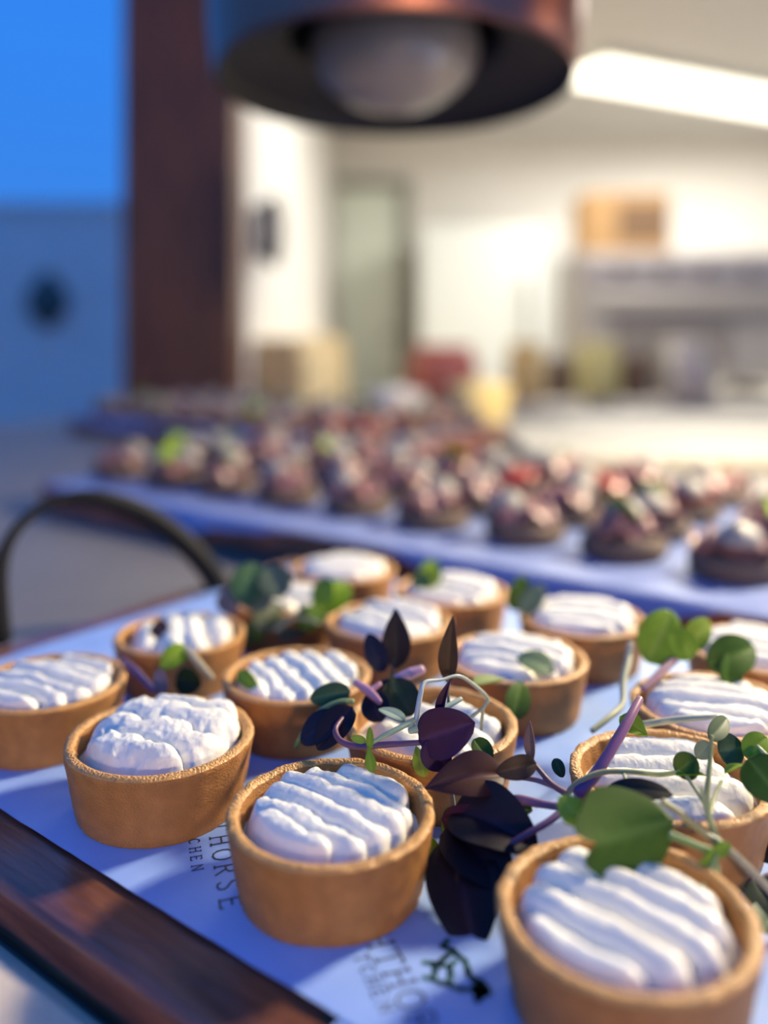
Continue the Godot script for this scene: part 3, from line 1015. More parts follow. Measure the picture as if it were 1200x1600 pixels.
# ---------------------------------------------------------------- the sixteen tartlets
func build_tarts() -> void:
	# cream: seed, direction, ridges, radius, rise above the rim, wobble, offset, lean
	var U := 0.6435
	tart(-0.119, 0.140, 0.985, "sharp tartlet at front centre, seven slanting ridges of cream, beside the black lettering", [1, U + 0.02, 6, 0.0176, 0.0004, 0.0011, Vector2(-0.0013, 0.0008), 0.0022, 0.0016, 1.26], 2)
	tart(-0.1745, 0.1395, 1.03, "sharp tartlet with swirled cream, second from the left in the front row", [22, U - 0.30, 4, 0.0186, 0.0010, 0.0040, Vector2(-0.0002, 0.0002), 0.0022, 0.0014, 1.3], 2)
	tart(-0.0570, 0.1464, 1.0, "large blurred tartlet at the front right corner, under the big clover-shaped leaf", [3, U + 0.12, 5, 0.0180, 0.0012, 0.0005, Vector2(-0.0010, 0.0008), 0.0002, 0.0010, 1.03], 2)
	tart(-0.2285, 0.142, 0.99, "tartlet cut by the left edge of the photograph, front row", [4, U - 0.15, 6, 0.0182, 0.0006, 0.0016, Vector2(0, 0)], 1)
	tart(-0.0665, 0.1975, 1.0, "tartlet with long straight cream ridges behind the purple stem at right", [5, 0.18, 4, 0.0178, -0.0002, 0.0008, Vector2(-0.0010, -0.0004), 0.0004], 2)
	tart(-0.1250, 0.1870, 1.0, "tartlet half hidden behind the dark purple sprig in the middle", [6, 0.9, 4, 0.0165, -0.0010, 0.0006, Vector2(0.0012, 0)], 1)
	tart(-0.1745, 0.1895, 0.98, "tartlet of bluish white cream behind the two sharp front ones", [7, 1.1, 6, 0.0182, 0.0004, 0.0014, Vector2(-0.0006, 0)], 1)
	tart(-0.2300, 0.1920, 0.97, "tartlet at the left edge of the group with a brown speck on its cream", [8, 1.3, 4, 0.0182, 0.0012, 0.0014, Vector2(0, 0)], 1)
	tart(-0.2290, 0.2420, 1.0, "tartlet buried in grey-green leaves near the board handle", [9, 0.4, 5, 0.0182, 0.0008, 0.0014, Vector2(0, 0)], 0)
	tart(-0.1810, 0.2440, 1.0, "blurred tartlet behind the pointed dark leaf in the middle", [10, 0.7, 5, 0.0184, 0.0010, 0.0014, Vector2(0, 0)], 0)
	tart(-0.1290, 0.2400, 1.0, "blurred tartlet with a pale green leaf on its cream, right of the upright leaf", [11, 0.5, 5, 0.0184, 0.0010, 0.0014, Vector2(0, 0)], 0)
	tart(-0.0690, 0.2420, 1.0, "blurred tartlet directly behind the one with long straight ridges", [12, 0.3, 5, 0.0184, 0.0008, 0.0014, Vector2(0, 0)], 0)
	tart(-0.2370, 0.2870, 1.0, "furthest tartlet at the back left corner of the board", [13, 0.2, 5, 0.0186, 0.0014, 0.0014, Vector2(0, 0)], 0)
	tart(-0.1830, 0.2880, 1.0, "back row tartlet, second from left, beside a bright green leaf", [14, 0.6, 5, 0.0186, 0.0014, 0.0014, Vector2(0, 0)], 0)
	tart(-0.1280, 0.2880, 1.0, "back row tartlet with wide pale cream, third from left", [15, 0.3, 5, 0.0188, 0.0018, 0.0010, Vector2(0, 0)], 0)
	tart(-0.0700, 0.2930, 1.0, "back row tartlet cut by the right edge behind the green leaves", [16, 0.5, 5, 0.0186, 0.0012, 0.0014, Vector2(0, 0)], 0)

# ---------------------------------------------------------------- microgreens
func build_greens() -> void:
	var UP := Vector3.UP
	var CAM := Vector3(0, 0.45, 0.9).normalized()
	var FRONT := Vector3(0, 0.15, 1)
	# the dark purple sprig in the middle
	var o := sprig("dark purple sprig with round leaves between the sharp front tartlet and the one behind", at(705, 1275, 0.196))
	stem(o, [at(705, 1290, 0.196), at(708, 1255, 0.197), at(700, 1215, 0.198)], [0.0008, 0.0007], Color(0.30, 0.36, 0.16), Color(0.22, 0.14, 0.18))
	stem(o, [at(535, 1122, 0.212), at(524, 1140, 0.208), at(533, 1158, 0.205), at(560, 1166, 0.203), at(610, 1163, 0.201), at(660, 1160, 0.199)], [0.0007, 0.0010, 0.0011, 0.0010, 0.0008], Color(0.16, 0.06, 0.10), Color(0.12, 0.07, 0.16))
	leaf(o, at(655, 1156, 0.1985), at(742, 1128, 0.194), Vector3(-0.15, 0.35, 0.9), 0.0112, "round", 0.25, 0.10, PURPLE, "round purple leaf", 0.02)
	leaf(o, at(690, 1130, 0.198), at(704, 1062, 0.199), Vector3(-0.7, 0.1, 0.7), 0.0042, "pointed", 0.9, 0.03, PURPLE, "folded purple leaf tip")
	leaf(o, at(790, 1212, 0.193), at(664, 1232, 0.188), Vector3(0.1, 0.75, 0.65), 0.0105, "pointed", 0.35, 0.12, MAROON, "brown-purple leaf")
	leaf(o, at(664, 1158, 0.1965), at(700, 1200, 0.1955), Vector3(0.1, 0.3, 0.9), 0.0075, "round", 0.2, 0.05, PURPLE)
	leaf(o, at(706, 1270, 0.191), at(842, 1330, 0.178), Vector3(-0.1, 0.8, 0.55), 0.0150, "round", 0.4, 0.16, DARKPURPLE, "drooping blackish leaf", 0.02)
	leaf(o, at(712, 1310, 0.187), at(742, 1492, 0.166), Vector3(-0.1, 0.55, 0.8), 0.0155, "round", 0.25, 0.06, DARKPURPLE, "big blackish leaf lying on the paper", 0.02)
	leaf(o, at(700, 1290, 0.189), at(800, 1390, 0.174), Vector3(0.1, 0.6, 0.8), 0.0130, "round", 0.3, 0.08, DARKPURPLE)
	leaf(o, at(690, 1280, 0.191), at(800, 1290, 0.186), Vector3(0.1, 0.4, 0.9), 0.0075, "round", 0.3, 0.12, PURPLE)
	leaf(o, at(664, 1215, 0.2), at(650, 1165, 0.203), FRONT, 0.004, "pointed", 0.2, 0.04, LIME)
	leaf(o, at(720, 1265, 0.197), at(690, 1300, 0.195), FRONT, 0.006, "pointed", 0.2, 0.04, BRIGHT)
	leaf(o, at(668, 1305, 0.19), at(682, 1365, 0.187), FRONT, 0.004, "pointed", 0.2, 0.04, BRIGHT)

	# bronze leaves at the right of the purple sprig, with pink stems
	o = sprig("bronze leaf sprig with forked pink-purple stems on the paper left of the ridged tartlet", at(870, 1250, 0.186))
	stem(o, [at(885, 1240, 0.186), at(862, 1225, 0.188), at(838, 1198, 0.191), at(824, 1182, 0.193)], [0.0010, 0.0008, 0.0006], Color(0.28, 0.11, 0.11), Color(0.22, 0.10, 0.07))
	stem(o, [at(865, 1228, 0.188), at(835, 1218, 0.19), at(800, 1214, 0.191)], [0.0009, 0.0008, 0.0006], Color(0.36, 0.17, 0.22), Color(0.30, 0.18, 0.20))
	stem(o, [at(742, 1258, 0.189), at(780, 1252, 0.187), at(812, 1250, 0.186), at(850, 1257, 0.184), at(888, 1262, 0.183)], [0.0008, 0.0010, 0.0013, 0.0011, 0.0012], Color(0.16, 0.08, 0.16), Color(0.26, 0.12, 0.20))
	stem(o, [at(884, 1262, 0.183), at(860, 1282, 0.180), at(830, 1300, 0.178), at(800, 1318, 0.177)], [0.0011, 0.0010, 0.0009], Color(0.22, 0.11, 0.22), Color(0.10, 0.05, 0.11))
	leaf(o, at(838, 1192, 0.191), at(775, 1207, 0.190), Vector3(0.1, 0.45, 0.9), 0.0052, "round", 0.25, 0.12, BRONZE, "olive-bronze leaf")
	leaf(o, at(832, 1190, 0.192), at(828, 1126, 0.197), Vector3(-0.5, 0.1, 0.9), 0.0030, "pointed", 0.5, 0.05, [Color(0.30, 0.17, 0.11), Color(0.34, 0.22, 0.15), Color(0.25, 0.12, 0.09)], "narrow tan leaf")
	leaf(o, at(795, 1262, 0.189), at(832, 1266, 0.186), Vector3(0, 0.9, 0.5), 0.0042, "round", 0.1, 0.03, GREEN)
	leaf(o, at(764, 1272, 0.188), at(806, 1275, 0.187), Vector3(0, 0.8, 0.5), 0.0046, "round", 0.2, 0.08, BRIGHT)
	leaf(o, at(740, 1155, 0.203), at(768, 1192, 0.200), Vector3(0.2, 0.6, 0.7), 0.0048, "round", 0.2, 0.05, GREEN)
	leaf(o, at(866, 1185, 0.205), at(880, 1215, 0.203), FRONT, 0.0030, "round", 0.1, 0.05, BLUEGREEN)

	# cress with two small cotyledons over the front tartlet
	o = sprig("pale green cress sprig with two small seed leaves hanging over the front centre tartlet", at(680, 1130, 0.2))
	stem(o, [at(582, 1160, 0.194), at(600, 1150, 0.195), at(625, 1137, 0.197), at(650, 1124, 0.2), at(690, 1108, 0.204), at(720, 1092, 0.208)], [0.0006, 0.0009, 0.0009, 0.0010, 0.0008], Color(0.34, 0.46, 0.26), Color(0.30, 0.40, 0.34))
	stem(o, [at(640, 1142, 0.199), at(665, 1136, 0.199), at(688, 1136, 0.199)], [0.0010, 0.0013, 0.0010], Color(0.36, 0.46, 0.34), Color(0.44, 0.52, 0.36))
	stem(o, [at(649, 1140, 0.2), at(652, 1115, 0.2), at(657, 1085, 0.201), at(664, 1066, 0.203), at(690, 1062, 0.206), at(716, 1056, 0.209), at(740, 1070, 0.212), at(762, 1092, 0.213), at(755, 1108, 0.212), at(752, 1140, 0.211)], [0.0010, 0.0009, 0.0008, 0.0006, 0.0005, 0.0006, 0.0007, 0.0006, 0.0006], Color(0.44, 0.52, 0.58), Color(0.42, 0.44, 0.24))
	stem(o, [at(753, 1108, 0.212), at(742, 1116, 0.211), at(730, 1125, 0.210)], [0.0006, 0.0006], Color(0.42, 0.44, 0.24), Color(0.4, 0.44, 0.3))
	leaf(o, at(578, 1172, 0.193), at(578, 1136, 0.195), FRONT, 0.0018, "round", 0.3, 0.05, BRIGHT, "small upright green seed leaf")
	leaf(o, at(575, 1165, 0.193), at(582, 1208, 0.190), FRONT, 0.0025, "spoon", 0.2, 0.06, BRIGHT, "small hanging green seed leaf")
	leaf(o, at(572, 1158, 0.196), at(548, 1152, 0.198), CAM, 0.0018, "round", 0.1, 0.02, LIME)
	leaf(o, at(632, 1128, 0.206), at(592, 1108, 0.211), UP, 0.0045, "round", 0.2, 0.04, [Color(0.26, 0.36, 0.30), Color(0.4, 0.5, 0.4), Color(0.2, 0.28, 0.22)])

	# the upright bronze leaf and the pointed dark one
	o = sprig("upright serrated bronze-olive leaf standing above the purple sprig", at(700, 1062, 0.213), "upright_leaf")
	stem(o, [at(702, 1110, 0.21), at(700, 1080, 0.212), at(701, 1055, 0.213)], [0.0006, 0.0005], Color(0.22, 0.18, 0.08), Color(0.18, 0.13, 0.06))
	leaf(o, at(700, 1068, 0.213), at(708, 962, 0.214), Vector3(-0.35, 0.1, 0.9), 0.0055, "pointed", 0.45, 0.03, BRONZE, "", 0.05)
	o = sprig("dark pointed leaf cluster behind the purple sprig, blurred", at(615, 1040, 0.238))
	stem(o, [at(615, 1110, 0.232), at(612, 1070, 0.235), at(615, 1030, 0.238)], [0.0007, 0.0005], Color(0.05, 0.04, 0.05), Color(0.05, 0.04, 0.04))
	leaf(o, at(620, 1045, 0.238), at(618, 950, 0.243), FRONT, 0.0085, "pointed", 0.3, 0.03, [Color(0.030, 0.020, 0.016), Color(0.05, 0.035, 0.03), Color(0.02, 0.015, 0.015)])
	leaf(o, at(600, 1050, 0.236), at(575, 990, 0.24), FRONT, 0.0065, "round", 0.3, 0.03, [Color(0.015, 0.018, 0.045), Color(0.03, 0.03, 0.06), Color(0.01, 0.012, 0.03)])
	leaf(o, at(610, 1110, 0.222), at(600, 1062, 0.23), FRONT, 0.0085, "round", 0.3, 0.03, DARKPURPLE)
	leaf(o, at(645, 1118, 0.217), at(606, 1064, 0.224), Vector3(0.1, 0.5, 0.85), 0.0095, "round", 0.25, 0.06, [Color(0.085, 0.080, 0.028), Color(0.14, 0.13, 0.05), Color(0.07, 0.06, 0.025)])
	leaf(o, at(596, 1128, 0.216), at(578, 1082, 0.222), Vector3(-0.1, 0.5, 0.85), 0.0075, "round", 0.25, 0.06, DARKPURPLE)
	leaf(o, at(632, 1120, 0.218), at(610, 1050, 0.224), FRONT, 0.0038, "pointed", 0.3, 0.03, [Color(0.10, 0.12, 0.04), Color(0.2, 0.2, 0.06), Color(0.08, 0.09, 0.03)])

	# pink stems and the dark leaves left of the purple sprig
	o = sprig("broken pink-purple stems with a dark green leaf in front of the bluish cream tartlet", at(575, 1085, 0.22))
	stem(o, [at(556, 1066, 0.224), at(578, 1082, 0.221), at(594, 1098, 0.218)], [0.0012, 0.0014, 0.0010], Color(0.50, 0.28, 0.38), Color(0.36, 0.18, 0.28))
	stem(o, [at(578, 1080, 0.221), at(594, 1068, 0.223)], [0.0011, 0.0009], Color(0.46, 0.24, 0.32), Color(0.48, 0.26, 0.34))
	stem(o, [at(618, 1060, 0.226), at(640, 1053, 0.227), at(660, 1046, 0.228)], [0.0012, 0.0017, 0.0013], Color(0.60, 0.36, 0.48), Color(0.55, 0.34, 0.42))
	stem(o, [at(462, 1168, 0.214), at(478, 1138, 0.215), at(500, 1112, 0.216), at(530, 1097, 0.217), at(552, 1096, 0.217)], [0.0009, 0.0011, 0.0010, 0.0009], Color(0.12, 0.20, 0.05), Color(0.26, 0.36, 0.14))
	leaf(o, at(548, 1080, 0.222), at(484, 1092, 0.222), CAM, 0.0058, "round", 0.1, 0.06, BLUEGREEN, "dark green round leaf")
	leaf(o, at(552, 1105, 0.214), at(496, 1172, 0.209), Vector3(-0.4, 0.5, 0.7), 0.0085, "round", 0.2, 0.06, DARKPURPLE)
	leaf(o, at(530, 1120, 0.213), at(470, 1160, 0.213), Vector3(-0.2, 0.7, 0.6), 0.0080, "round", 0.2, 0.06, [Color(0.015, 0.017, 0.04), Color(0.03, 0.03, 0.06), Color(0.01, 0.012, 0.03)])

	# the big clover-shaped leaf over the front right tartlet
	o = sprig("large heart-shaped green leaf on pale stems lying over the front right tartlet", at(1040, 1290, 0.162), "clover_sprig")
	leaf(o, at(1052, 1282, 0.165), at(912, 1322, 0.158), Vector3(-0.10, 0.50, 0.85), 0.0178, "heart", -0.25, -0.04, GREEN, "big clover-shaped leaf", 0.01)
	leaf(o, at(912, 1285, 0.167), at(872, 1246, 0.170), CAM, 0.0052, "round", 0.1, 0.05, LIME, "small lime leaf behind the big one")
	stem(o, [at(1046, 1304, 0.163), at(1075, 1316, 0.164), at(1105, 1328, 0.165), at(1124, 1334, 0.166)], [0.0010, 0.0010, 0.0011], Color(0.12, 0.22, 0.07), Color(0.20, 0.30, 0.09))
	stem(o, [at(1035, 1252, 0.170), at(1065, 1272, 0.169), at(1100, 1302, 0.168), at(1132, 1322, 0.167), at(1165, 1352, 0.168), at(1200, 1388, 0.169), at(1230, 1420, 0.170)], [0.0009, 0.0010, 0.0010, 0.0011, 0.0011], Color(0.38, 0.36, 0.13), Color(0.36, 0.30, 0.20))
	stem(o, [at(1096, 1230, 0.172), at(1104, 1270, 0.170), at(1122, 1312, 0.168), at(1130, 1330, 0.167)], [0.0006, 0.0008, 0.0009], Color(0.34, 0.36, 0.16), Color(0.26, 0.32, 0.12))
	stem(o, [at(1118, 1335, 0.165), at(1108, 1365, 0.162), at(1098, 1395, 0.160), at(1102, 1435, 0.159)], [0.0010, 0.0008, 0.0007], Color(0.24, 0.34, 0.08), Color(0.50, 0.50, 0.26))
	stem(o, [at(1118, 1345, 0.165), at(1122, 1385, 0.162), at(1112, 1420, 0.160), at(1108, 1450, 0.159)], [0.0008, 0.0007, 0.0006], Color(0.30, 0.36, 0.12), Color(0.52, 0.48, 0.28))
	leaf(o, at(1118, 1332, 0.165), at(1092, 1352, 0.163), FRONT, 0.0034, "pointed", 0.4, 0.05, BRIGHT)
	leaf(o, at(1112, 1330, 0.165), at(1142, 1318, 0.166), FRONT, 0.0030, "pointed", 0.4, 0.05, BRIGHT)
	leaf(o, at(1108, 1360, 0.163), at(1098, 1408, 0.160), FRONT, 0.0028, "pointed", 0.4, 0.05, LIME)

	# the sprig across the ridged tartlet at right
	o = sprig("sprig with a thick purple stem crossing the tartlet with long straight ridges", at(905, 1235, 0.186))
	stem(o, [at(903, 1238, 0.186), at(930, 1210, 0.189), at(962, 1160, 0.194), at(985, 1120, 0.199), at(1000, 1092, 0.204)], [0.0015, 0.0014, 0.0013, 0.0012], Color(0.13, 0.05, 0.20), Color(0.34, 0.16, 0.22))
	stem(o, [at(1004, 1078, 0.24), at(1035, 1048, 0.247), at(1065, 1022, 0.254), at(1095, 1003, 0.26)], [0.0012, 0.0013, 0.0013, 0.0010], Color(0.32, 0.18, 0.24), Color(0.28, 0.16, 0.20))
	stem(o, [at(884, 1242, 0.186), at(905, 1222, 0.187), at(940, 1207, 0.188), at(985, 1206, 0.188), at(1030, 1210, 0.188), at(1062, 1206, 0.188)], [0.0009, 0.0009, 0.0008, 0.0008, 0.0007], Color(0.40, 0.28, 0.16), Color(0.36, 0.46, 0.16))
	stem(o, [at(974, 1208, 0.188), at(980, 1225, 0.184), at(990, 1246, 0.180)], [0.0006, 0.0006], Color(0.5, 0.52, 0.3), Color(0.46, 0.48, 0.26))
	leaf(o, at(1056, 1208, 0.188), at(1088, 1184, 0.189), Vector3(-0.1, 0.5, 0.85), 0.0062, "round", 0.35, 0.05, GREEN, "half-folded green leaf")
	leaf(o, at(1056, 1211, 0.187), at(1104, 1212, 0.187), UP, 0.0030, "pointed", 0.3, 0.05, BRIGHT)
	leaf(o, at(968, 1120, 0.204), at(1012, 1150, 0.2), Vector3(0.3, 0.4, 0.85), 0.0052, "pointed", 0.25, 0.06, BRIGHT, "bright green leaf on the back rim", 0.04)
	leaf(o, at(945, 1238, 0.182), at(1052, 1242, 0.178), Vector3(0, 0.9, 0.45), 0.0052, "round", 0.1, 0.08, [Color(0.02, 0.024, 0.022), Color(0.05, 0.055, 0.05), Color(0.02, 0.02, 0.02)], "black-green leaf on the cream")

	o = sprig("green leaf cluster at the right edge of the photograph above the ridged tartlet's rim", at(1150, 1190, 0.19))
	stem(o, [at(1112, 1150, 0.186), at(1110, 1180, 0.184), at(1107, 1215, 0.181), at(1105, 1250, 0.178), at(1112, 1290, 0.174), at(1122, 1325, 0.168)], [0.0006, 0.0007, 0.0008, 0.0008, 0.0009], Color(0.30, 0.32, 0.10), Color(0.30, 0.34, 0.12))
	stem(o, [at(1072, 1212, 0.186), at(1090, 1238, 0.182), at(1104, 1262, 0.177)], [0.0005, 0.0006], Color(0.30, 0.36, 0.16), Color(0.34, 0.36, 0.16))
	stem(o, [at(1128, 1220, 0.184), at(1116, 1245, 0.180), at(1110, 1275, 0.175)], [0.0005, 0.0006], Color(0.34, 0.38, 0.16), Color(0.34, 0.36, 0.16))
	leaf(o, at(1122, 1175, 0.192), at(1162, 1168, 0.192), Vector3(-0.1, 0.45, 0.9), 0.0070, "round", 0.1, 0.06, BLUEGREEN, "dull green leaf with a water drop")
	leaf(o, at(1108, 1155, 0.19), at(1135, 1122, 0.197), Vector3(0.2, 0.6, 0.7), 0.0042, "round", 0.2, 0.05, [Color(0.12, 0.17, 0.08), Color(0.2, 0.25, 0.12), Color(0.1, 0.14, 0.06)])
	leaf(o, at(1108, 1160, 0.192), at(1088, 1184, 0.192), Vector3(0.2, 0.6, 0.7), 0.0040, "round", 0.2, 0.05, [Color(0.22, 0.29, 0.19), Color(0.3, 0.38, 0.25), Color(0.2, 0.25, 0.16)])
	leaf(o, at(1162, 1180, 0.189), at(1198, 1152, 0.192), Vector3(-0.2, 0.5, 0.85), 0.0058, "round", 0.25, 0.05, BRIGHT, "bright green leaf")
	leaf(o, at(1168, 1186, 0.186), at(1225, 1255, 0.179), Vector3(-0.25, 0.55, 0.8), 0.0100, "round", 0.3, 0.08, GREEN, "large green leaf cut by the frame")
	leaf(o, at(1165, 1196, 0.186), at(1132, 1208, 0.186), UP, 0.0026, "spoon", 0.3, 0.08, LIME)
	stem(o, [at(1168, 1150, 0.194), at(1185, 1168, 0.19), at(1210, 1192, 0.187), at(1240, 1215, 0.185)], [0.0006, 0.0007, 0.0008], Color(0.46, 0.52, 0.26), Color(0.46, 0.50, 0.28))

	# dark greens on the paper at the right edge
	o = sprig("dark leaves lying on the paper at the right edge, beside the front right tartlet", at(1195, 1400, 0.178))
	leaf(o, at(1170, 1300, 0.192), at(1230, 1345, 0.186), Vector3(-0.2, 0.8, 0.6), 0.0090, "round", 0.2, 0.06, [Color(0.012, 0.014, 0.012), Color(0.03, 0.035, 0.03), Color(0.012, 0.014, 0.012)])
	leaf(o, at(1178, 1375, 0.180), at(1222, 1440, 0.172), Vector3(-0.2, 0.8, 0.6), 0.0085, "round", 0.2, 0.06, [Color(0.03, 0.05, 0.035), Color(0.06, 0.08, 0.06), Color(0.03, 0.045, 0.03)])
	leaf(o, at(1215, 1420, 0.176), at(1180, 1480, 0.167), Vector3(-0.2, 0.8, 0.6), 0.0075, "round", 0.2, 0.06, BLUEGREEN)
	stem(o, [at(1170, 1385, 0.181), at(1195, 1372, 0.182), at(1225, 1362, 0.182)], [0.0011, 0.0010], Color(0.34, 0.26, 0.30), Color(0.30, 0.22, 0.26))

	# greens behind, out of focus
	o = sprig("pale arching stem with blurred bright green leaves in front of the back right tartlet", at(975, 1050, 0.25))
	stem(o, [at(925, 1142, 0.226), at(950, 1122, 0.23), at(972, 1100, 0.236), at(974, 1065, 0.243), at(982, 1030, 0.25), at(985, 1005, 0.254)], [0.0010, 0.0011, 0.0012, 0.0013, 0.0012], Color(0.40, 0.42, 0.22), Color(0.56, 0.54, 0.36))
	leaf(o, at(1010, 1035, 0.252), at(1050, 955, 0.26), Vector3(-0.1, 0.3, 0.95), 0.0135, "round", 0.2, 0.05, BRIGHT)
	leaf(o, at(1080, 1030, 0.252), at(1048, 985, 0.256), Vector3(0.2, 0.3, 0.95), 0.0095, "round", 0.2, 0.05, BRIGHT)
	leaf(o, at(1065, 1010, 0.256), at(1108, 970, 0.262), FRONT, 0.0085, "round", 0.2, 0.05, LIME)
	leaf(o, at(1105, 1040, 0.25), at(1178, 1010, 0.256), Vector3(0, 0.5, 0.85), 0.0120, "round", 0.2, 0.08, GREEN)
	leaf(o, at(1130, 1070, 0.246), at(1150, 1020, 0.254), FRONT, 0.0080, "round", 0.2, 0.05, GREEN)
	stem(o, [at(1005, 1132, 0.214), at(1060, 1124, 0.214), at(1120, 1120, 0.214)], [0.0012, 0.0012, 0.0009], Color(0.42, 0.42, 0.26), Color(0.46, 0.46, 0.34))
	o = sprig("pale green blurred leaf lying on the cream right of the upright leaf", at(840, 1030, 0.255), "loose_leaf")
	stem(o, [at(866, 1050, 0.252), at(858, 1044, 0.253)], [0.0007, 0.0006], Color(0.3, 0.35, 0.2), Color(0.3, 0.35, 0.2))
	leaf(o, at(866, 1048, 0.253), at(808, 1028, 0.256), UP + Vector3(0, 0, 0.6), 0.0080, "round", 0.15, 0.08, [Color(0.20, 0.29, 0.15), Color(0.3, 0.38, 0.22), Color(0.17, 0.25, 0.12)])
	o = sprig("blurred green leaf between two back row tartlets, right of centre", at(820, 945, 0.31), "loose_leaf")
	leaf(o, at(800, 955, 0.31), at(820, 900, 0.315), FRONT, 0.0085, "round", 0.2, 0.05, GREEN)
	leaf(o, at(815, 960, 0.308), at(850, 915, 0.312), Vector3(-0.2, 0.6, 0.8), 0.0080, "round", 0.2, 0.05, [Color(0.17, 0.25, 0.14), Color(0.25, 0.32, 0.2), Color(0.15, 0.2, 0.12)])
	o = sprig("blurred bright green leaf at the back row beside its second tartlet", at(668, 915, 0.34), "loose_leaf")
	leaf(o, at(665, 918, 0.335), at(678, 875, 0.34), FRONT, 0.0095, "round", 0.2, 0.05, BRIGHT)
	leaf(o, at(655, 925, 0.333), at(660, 892, 0.336), FRONT, 0.0080, "round", 0.2, 0.05, BLUEGREEN)
	o = sprig("heap of blurred grey-green leaves covering the tartlet near the board handle", at(430, 950, 0.31))
	for q in [[375, 945, 400, 880, 0.013, BLUEGREEN], [420, 950, 385, 905, 0.013, [Color(0.10, 0.14, 0.10), Color(0.16, 0.2, 0.15), Color(0.09, 0.12, 0.09)]], [400, 985, 440, 945, 0.012, [Color(0.08, 0.10, 0.06), Color(0.14, 0.16, 0.1), Color(0.07, 0.09, 0.05)]], [500, 960, 540, 910, 0.014, BRIGHT], [470, 985, 505, 950, 0.011, GREEN], [410, 1000, 385, 970, 0.010, GREEN], [440, 1000, 470, 975, 0.010, [Color(0.16, 0.15, 0.09), Color(0.2, 0.2, 0.12), Color(0.13, 0.12, 0.07)]], [440, 935, 420, 885, 0.012, [Color(0.11, 0.15, 0.10), Color(0.16, 0.2, 0.15), Color(0.09, 0.12, 0.09)]], [515, 945, 500, 905, 0.009, BRIGHT], [365, 960, 352, 920, 0.009, [Color(0.22, 0.17, 0.16), Color(0.25, 0.2, 0.18), Color(0.2, 0.15, 0.14)]]]:
		leaf(o, at(q[0], q[1], 0.302), at(q[2], q[3], 0.315), Vector3(rng.randf_range(-0.4, 0.4), 0.5, 0.8), q[4], "round", 0.2, 0.06, q[5])
	stem(o, [at(430, 985, 0.300), at(462, 965, 0.302), at(500, 975, 0.304)], [0.0012, 0.0010], Color(0.30, 0.30, 0.20), Color(0.25, 0.28, 0.16))
	o = sprig("small sprig of a green and a dark leaf leaning on the leftmost second-row tartlet", at(290, 1050, 0.255))
	leaf(o, at(292, 1012, 0.258), at(250, 1045, 0.252), Vector3(0, 0.5, 0.85), 0.0068, "round", 0.25, 0.08, BRIGHT, "bright green leaf")
	leaf(o, at(275, 1058, 0.252), at(315, 1070, 0.25), FRONT, 0.0078, "round", 0.2, 0.05, [Color(0.012, 0.03, 0.012), Color(0.03, 0.05, 0.02), Color(0.01, 0.025, 0.01)], "blackish green leaf")
	stem(o, [at(292, 1015, 0.257), at(310, 1036, 0.253), at(332, 1060, 0.25)], [0.0012, 0.0013, 0.0011], Color(0.48, 0.42, 0.26), Color(0.36, 0.30, 0.18))
	stem(o, [at(190, 1030, 0.262), at(212, 1050, 0.258), at(240, 1080, 0.25)], [0.0012, 0.0014, 0.0011], Color(0.10, 0.05, 0.14), Color(0.10, 0.06, 0.18))
	leaf(o, at(255, 1085, 0.247), at(248, 1045, 0.25), FRONT, 0.0045, "round", 0.2, 0.05, [Color(0.22, 0.17, 0.20), Color(0.28, 0.22, 0.26), Color(0.2, 0.15, 0.18)])
	o = sprig("brown dried petal on the cream of the leftmost second-row tartlet", at(252, 985, 0.289), "brown_petal")
	leaf(o, at(240, 975, 0.289), at(262, 996, 0.284), Vector3(0, 0.6, 0.8), 0.0062, "round", 0.2, 0.08, [Color(0.12, 0.06, 0.04), Color(0.16, 0.09, 0.06), Color(0.09, 0.045, 0.03)])
	o = sprig("yellow-green leaf on the rim of the bluish cream tartlet", at(385, 1070, 0.25), "loose_leaf")
	leaf(o, at(372, 1050, 0.252), at(408, 1082, 0.243), Vector3(0, 0.5, 0.85), 0.0045, "pointed", 0.25, 0.06, BRIGHT)
	o = sprig("dark green leaf tucked between two tartlets right of the purple sprig", at(815, 1100, 0.24), "loose_leaf")
	leaf(o, at(800, 1125, 0.236), at(815, 1065, 0.244), FRONT, 0.0075, "round", 0.2, 0.05, GREEN)
	leaf(o, at(740, 1072, 0.228), at(790, 1062, 0.236), UP, 0.0060, "pointed", 0.2, 0.06, [Color(0.28, 0.34, 0.10), Color(0.36, 0.4, 0.16), Color(0.22, 0.28, 0.07)])

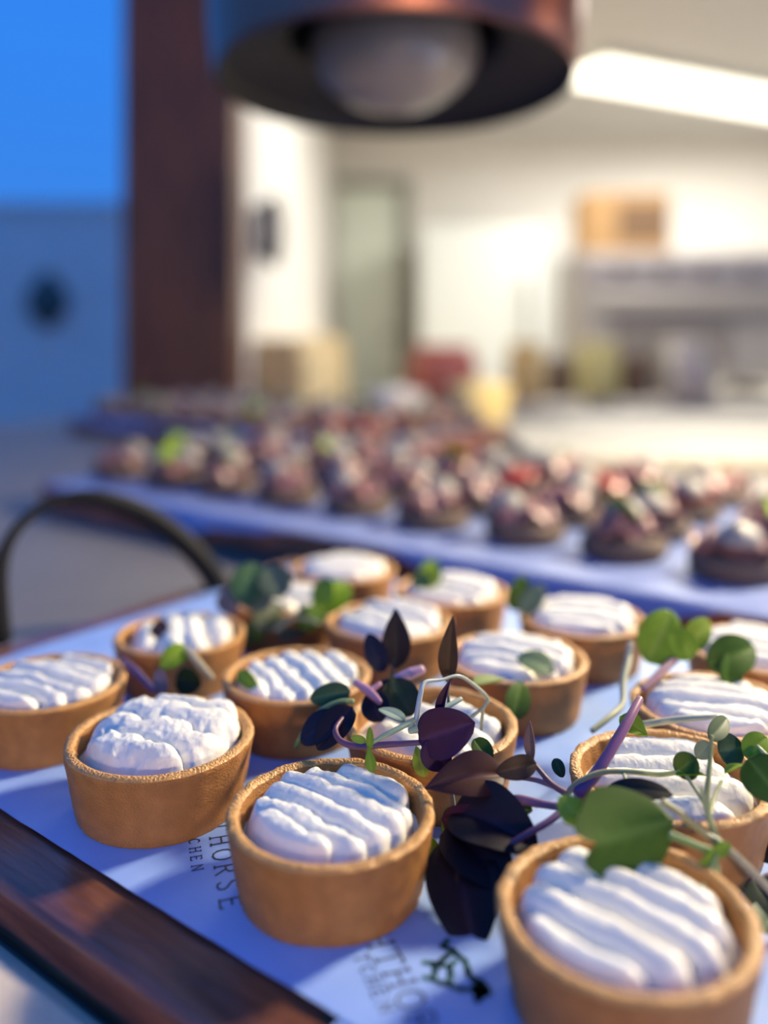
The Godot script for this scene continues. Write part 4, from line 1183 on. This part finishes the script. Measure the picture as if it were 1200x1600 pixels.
# ---------------------------------------------------------------- canapes on the boards behind
func make_canape(called: String, red: bool, green: bool) -> Node3D:
	var o := thing(called, "", "canape")
	var st := start()
	lathe(st, PackedVector2Array([Vector2(0.0001, 0), Vector2(0.018, 0), Vector2(0.0205, 0.0015), Vector2(0.021, 0.006), Vector2(0.0195, 0.0095), Vector2(0.017, 0.0105), Vector2(0.0001, 0.0108)]), 28, Vector3.ZERO, 0.0012, rng.randf() * 50.0, 120.0)
	put("bread_slice", st.commit(), M.rye, o)
	st = start()
	var P := []
	for i in 9:
		var row := PackedVector3Array()
		for k in 32:
			var a := TAU * k / 32.0
			var r := 0.0185 * i / 8.0 * (1.0 + 0.12 * sin(3.0 * a + 1.0))
			row.append(Vector3(r * cos(a), 0.0125 + 0.004 * sin(5.0 * a) * i / 8.0 + 0.004 * sin(i * 1.6) + 0.006 * (1.0 - i / 8.0), r * sin(a)))
		P.append(row)
	sheet(st, P, true, true)
	put("cured_meat", st.commit(), M.tomato if red else M.ham, o)
	st = start()
	lathe(st, PackedVector2Array([Vector2(0.009, 0.0), Vector2(0.0095, 0.003), Vector2(0.0075, 0.0065), Vector2(0.004, 0.009), Vector2(0.0001, 0.011)]), 20, Vector3(0.006, 0.016, 0.007), 0.0012, 3.0, 160.0)
	put("cream_dollop", st.commit(), M.cheese, o)
	if green:
		st = start()
		blade(st, Vector3(-0.012, 0.017, 0.0), Vector3(0.008, 0.025, -0.004), Vector3(0, 0.8, 0.6), 0.015, "round", 0.3, 0.1, BRIGHT[0], BRIGHT[1], BRIGHT[2])
		put("garnish_leaf", st.commit(), M.leaf, o)
	return o

func build_canapes() -> void:
	var protos := [make_canape("canape", false, false), make_canape("canape", true, false), make_canape("canape", false, true)]
	var first := [true, true, true]
	var what := ["pink canape", "red topped canape", "pink canape with green leaf"]
	rng.seed = 77
	var spots := []
	for r in 4:
		for k in 12:
			spots.append([-0.555 + 0.056 * k + rng.randf_range(-0.004, 0.004), 0.410 + 0.053 * r + rng.randf_range(-0.003, 0.003), 0, r])
	for r in 4:
		for k in 9:
			spots.append([-0.985 + 0.056 * k + rng.randf_range(-0.004, 0.004), 0.70 + 0.060 * r + rng.randf_range(-0.003, 0.003), 1, r])
	var order := {}
	var ordinals := ["first", "second", "third", "fourth", "fifth", "sixth", "seventh", "eighth", "ninth", "tenth", "eleventh", "twelfth"]
	for s in spots:
		var p := uv(s[0], s[1], PAPER_Y + RISE + 0.0009)
		var px: float = 600.0 + p.x / -p.z * F
		if px < -40.0 or px > 1250.0: continue
		var pick := rng.randf()
		var t := 0 if pick < 0.55 else (1 if pick < 0.68 else 2)
		var o: Node3D = protos[t]
		if not first[t]:
			o = protos[t].duplicate()
			o.name = numbered("canape")
			add_child(o)
		first[t] = false
		o.position = p
		o.rotation.y = rng.randf() * TAU
		var where: String = ["middle board", "furthest board"][s[2]]
		var key := [s[2], s[3]]
		var nth: int = order.get(key, 0)
		order[key] = nth + 1
		tag(o, "%s, %s from left in %s row of %s" % [what[t], ordinals[nth], ["nearest", "second", "third", "last"][s[3]], where], "canape", "canapes on the " + where)
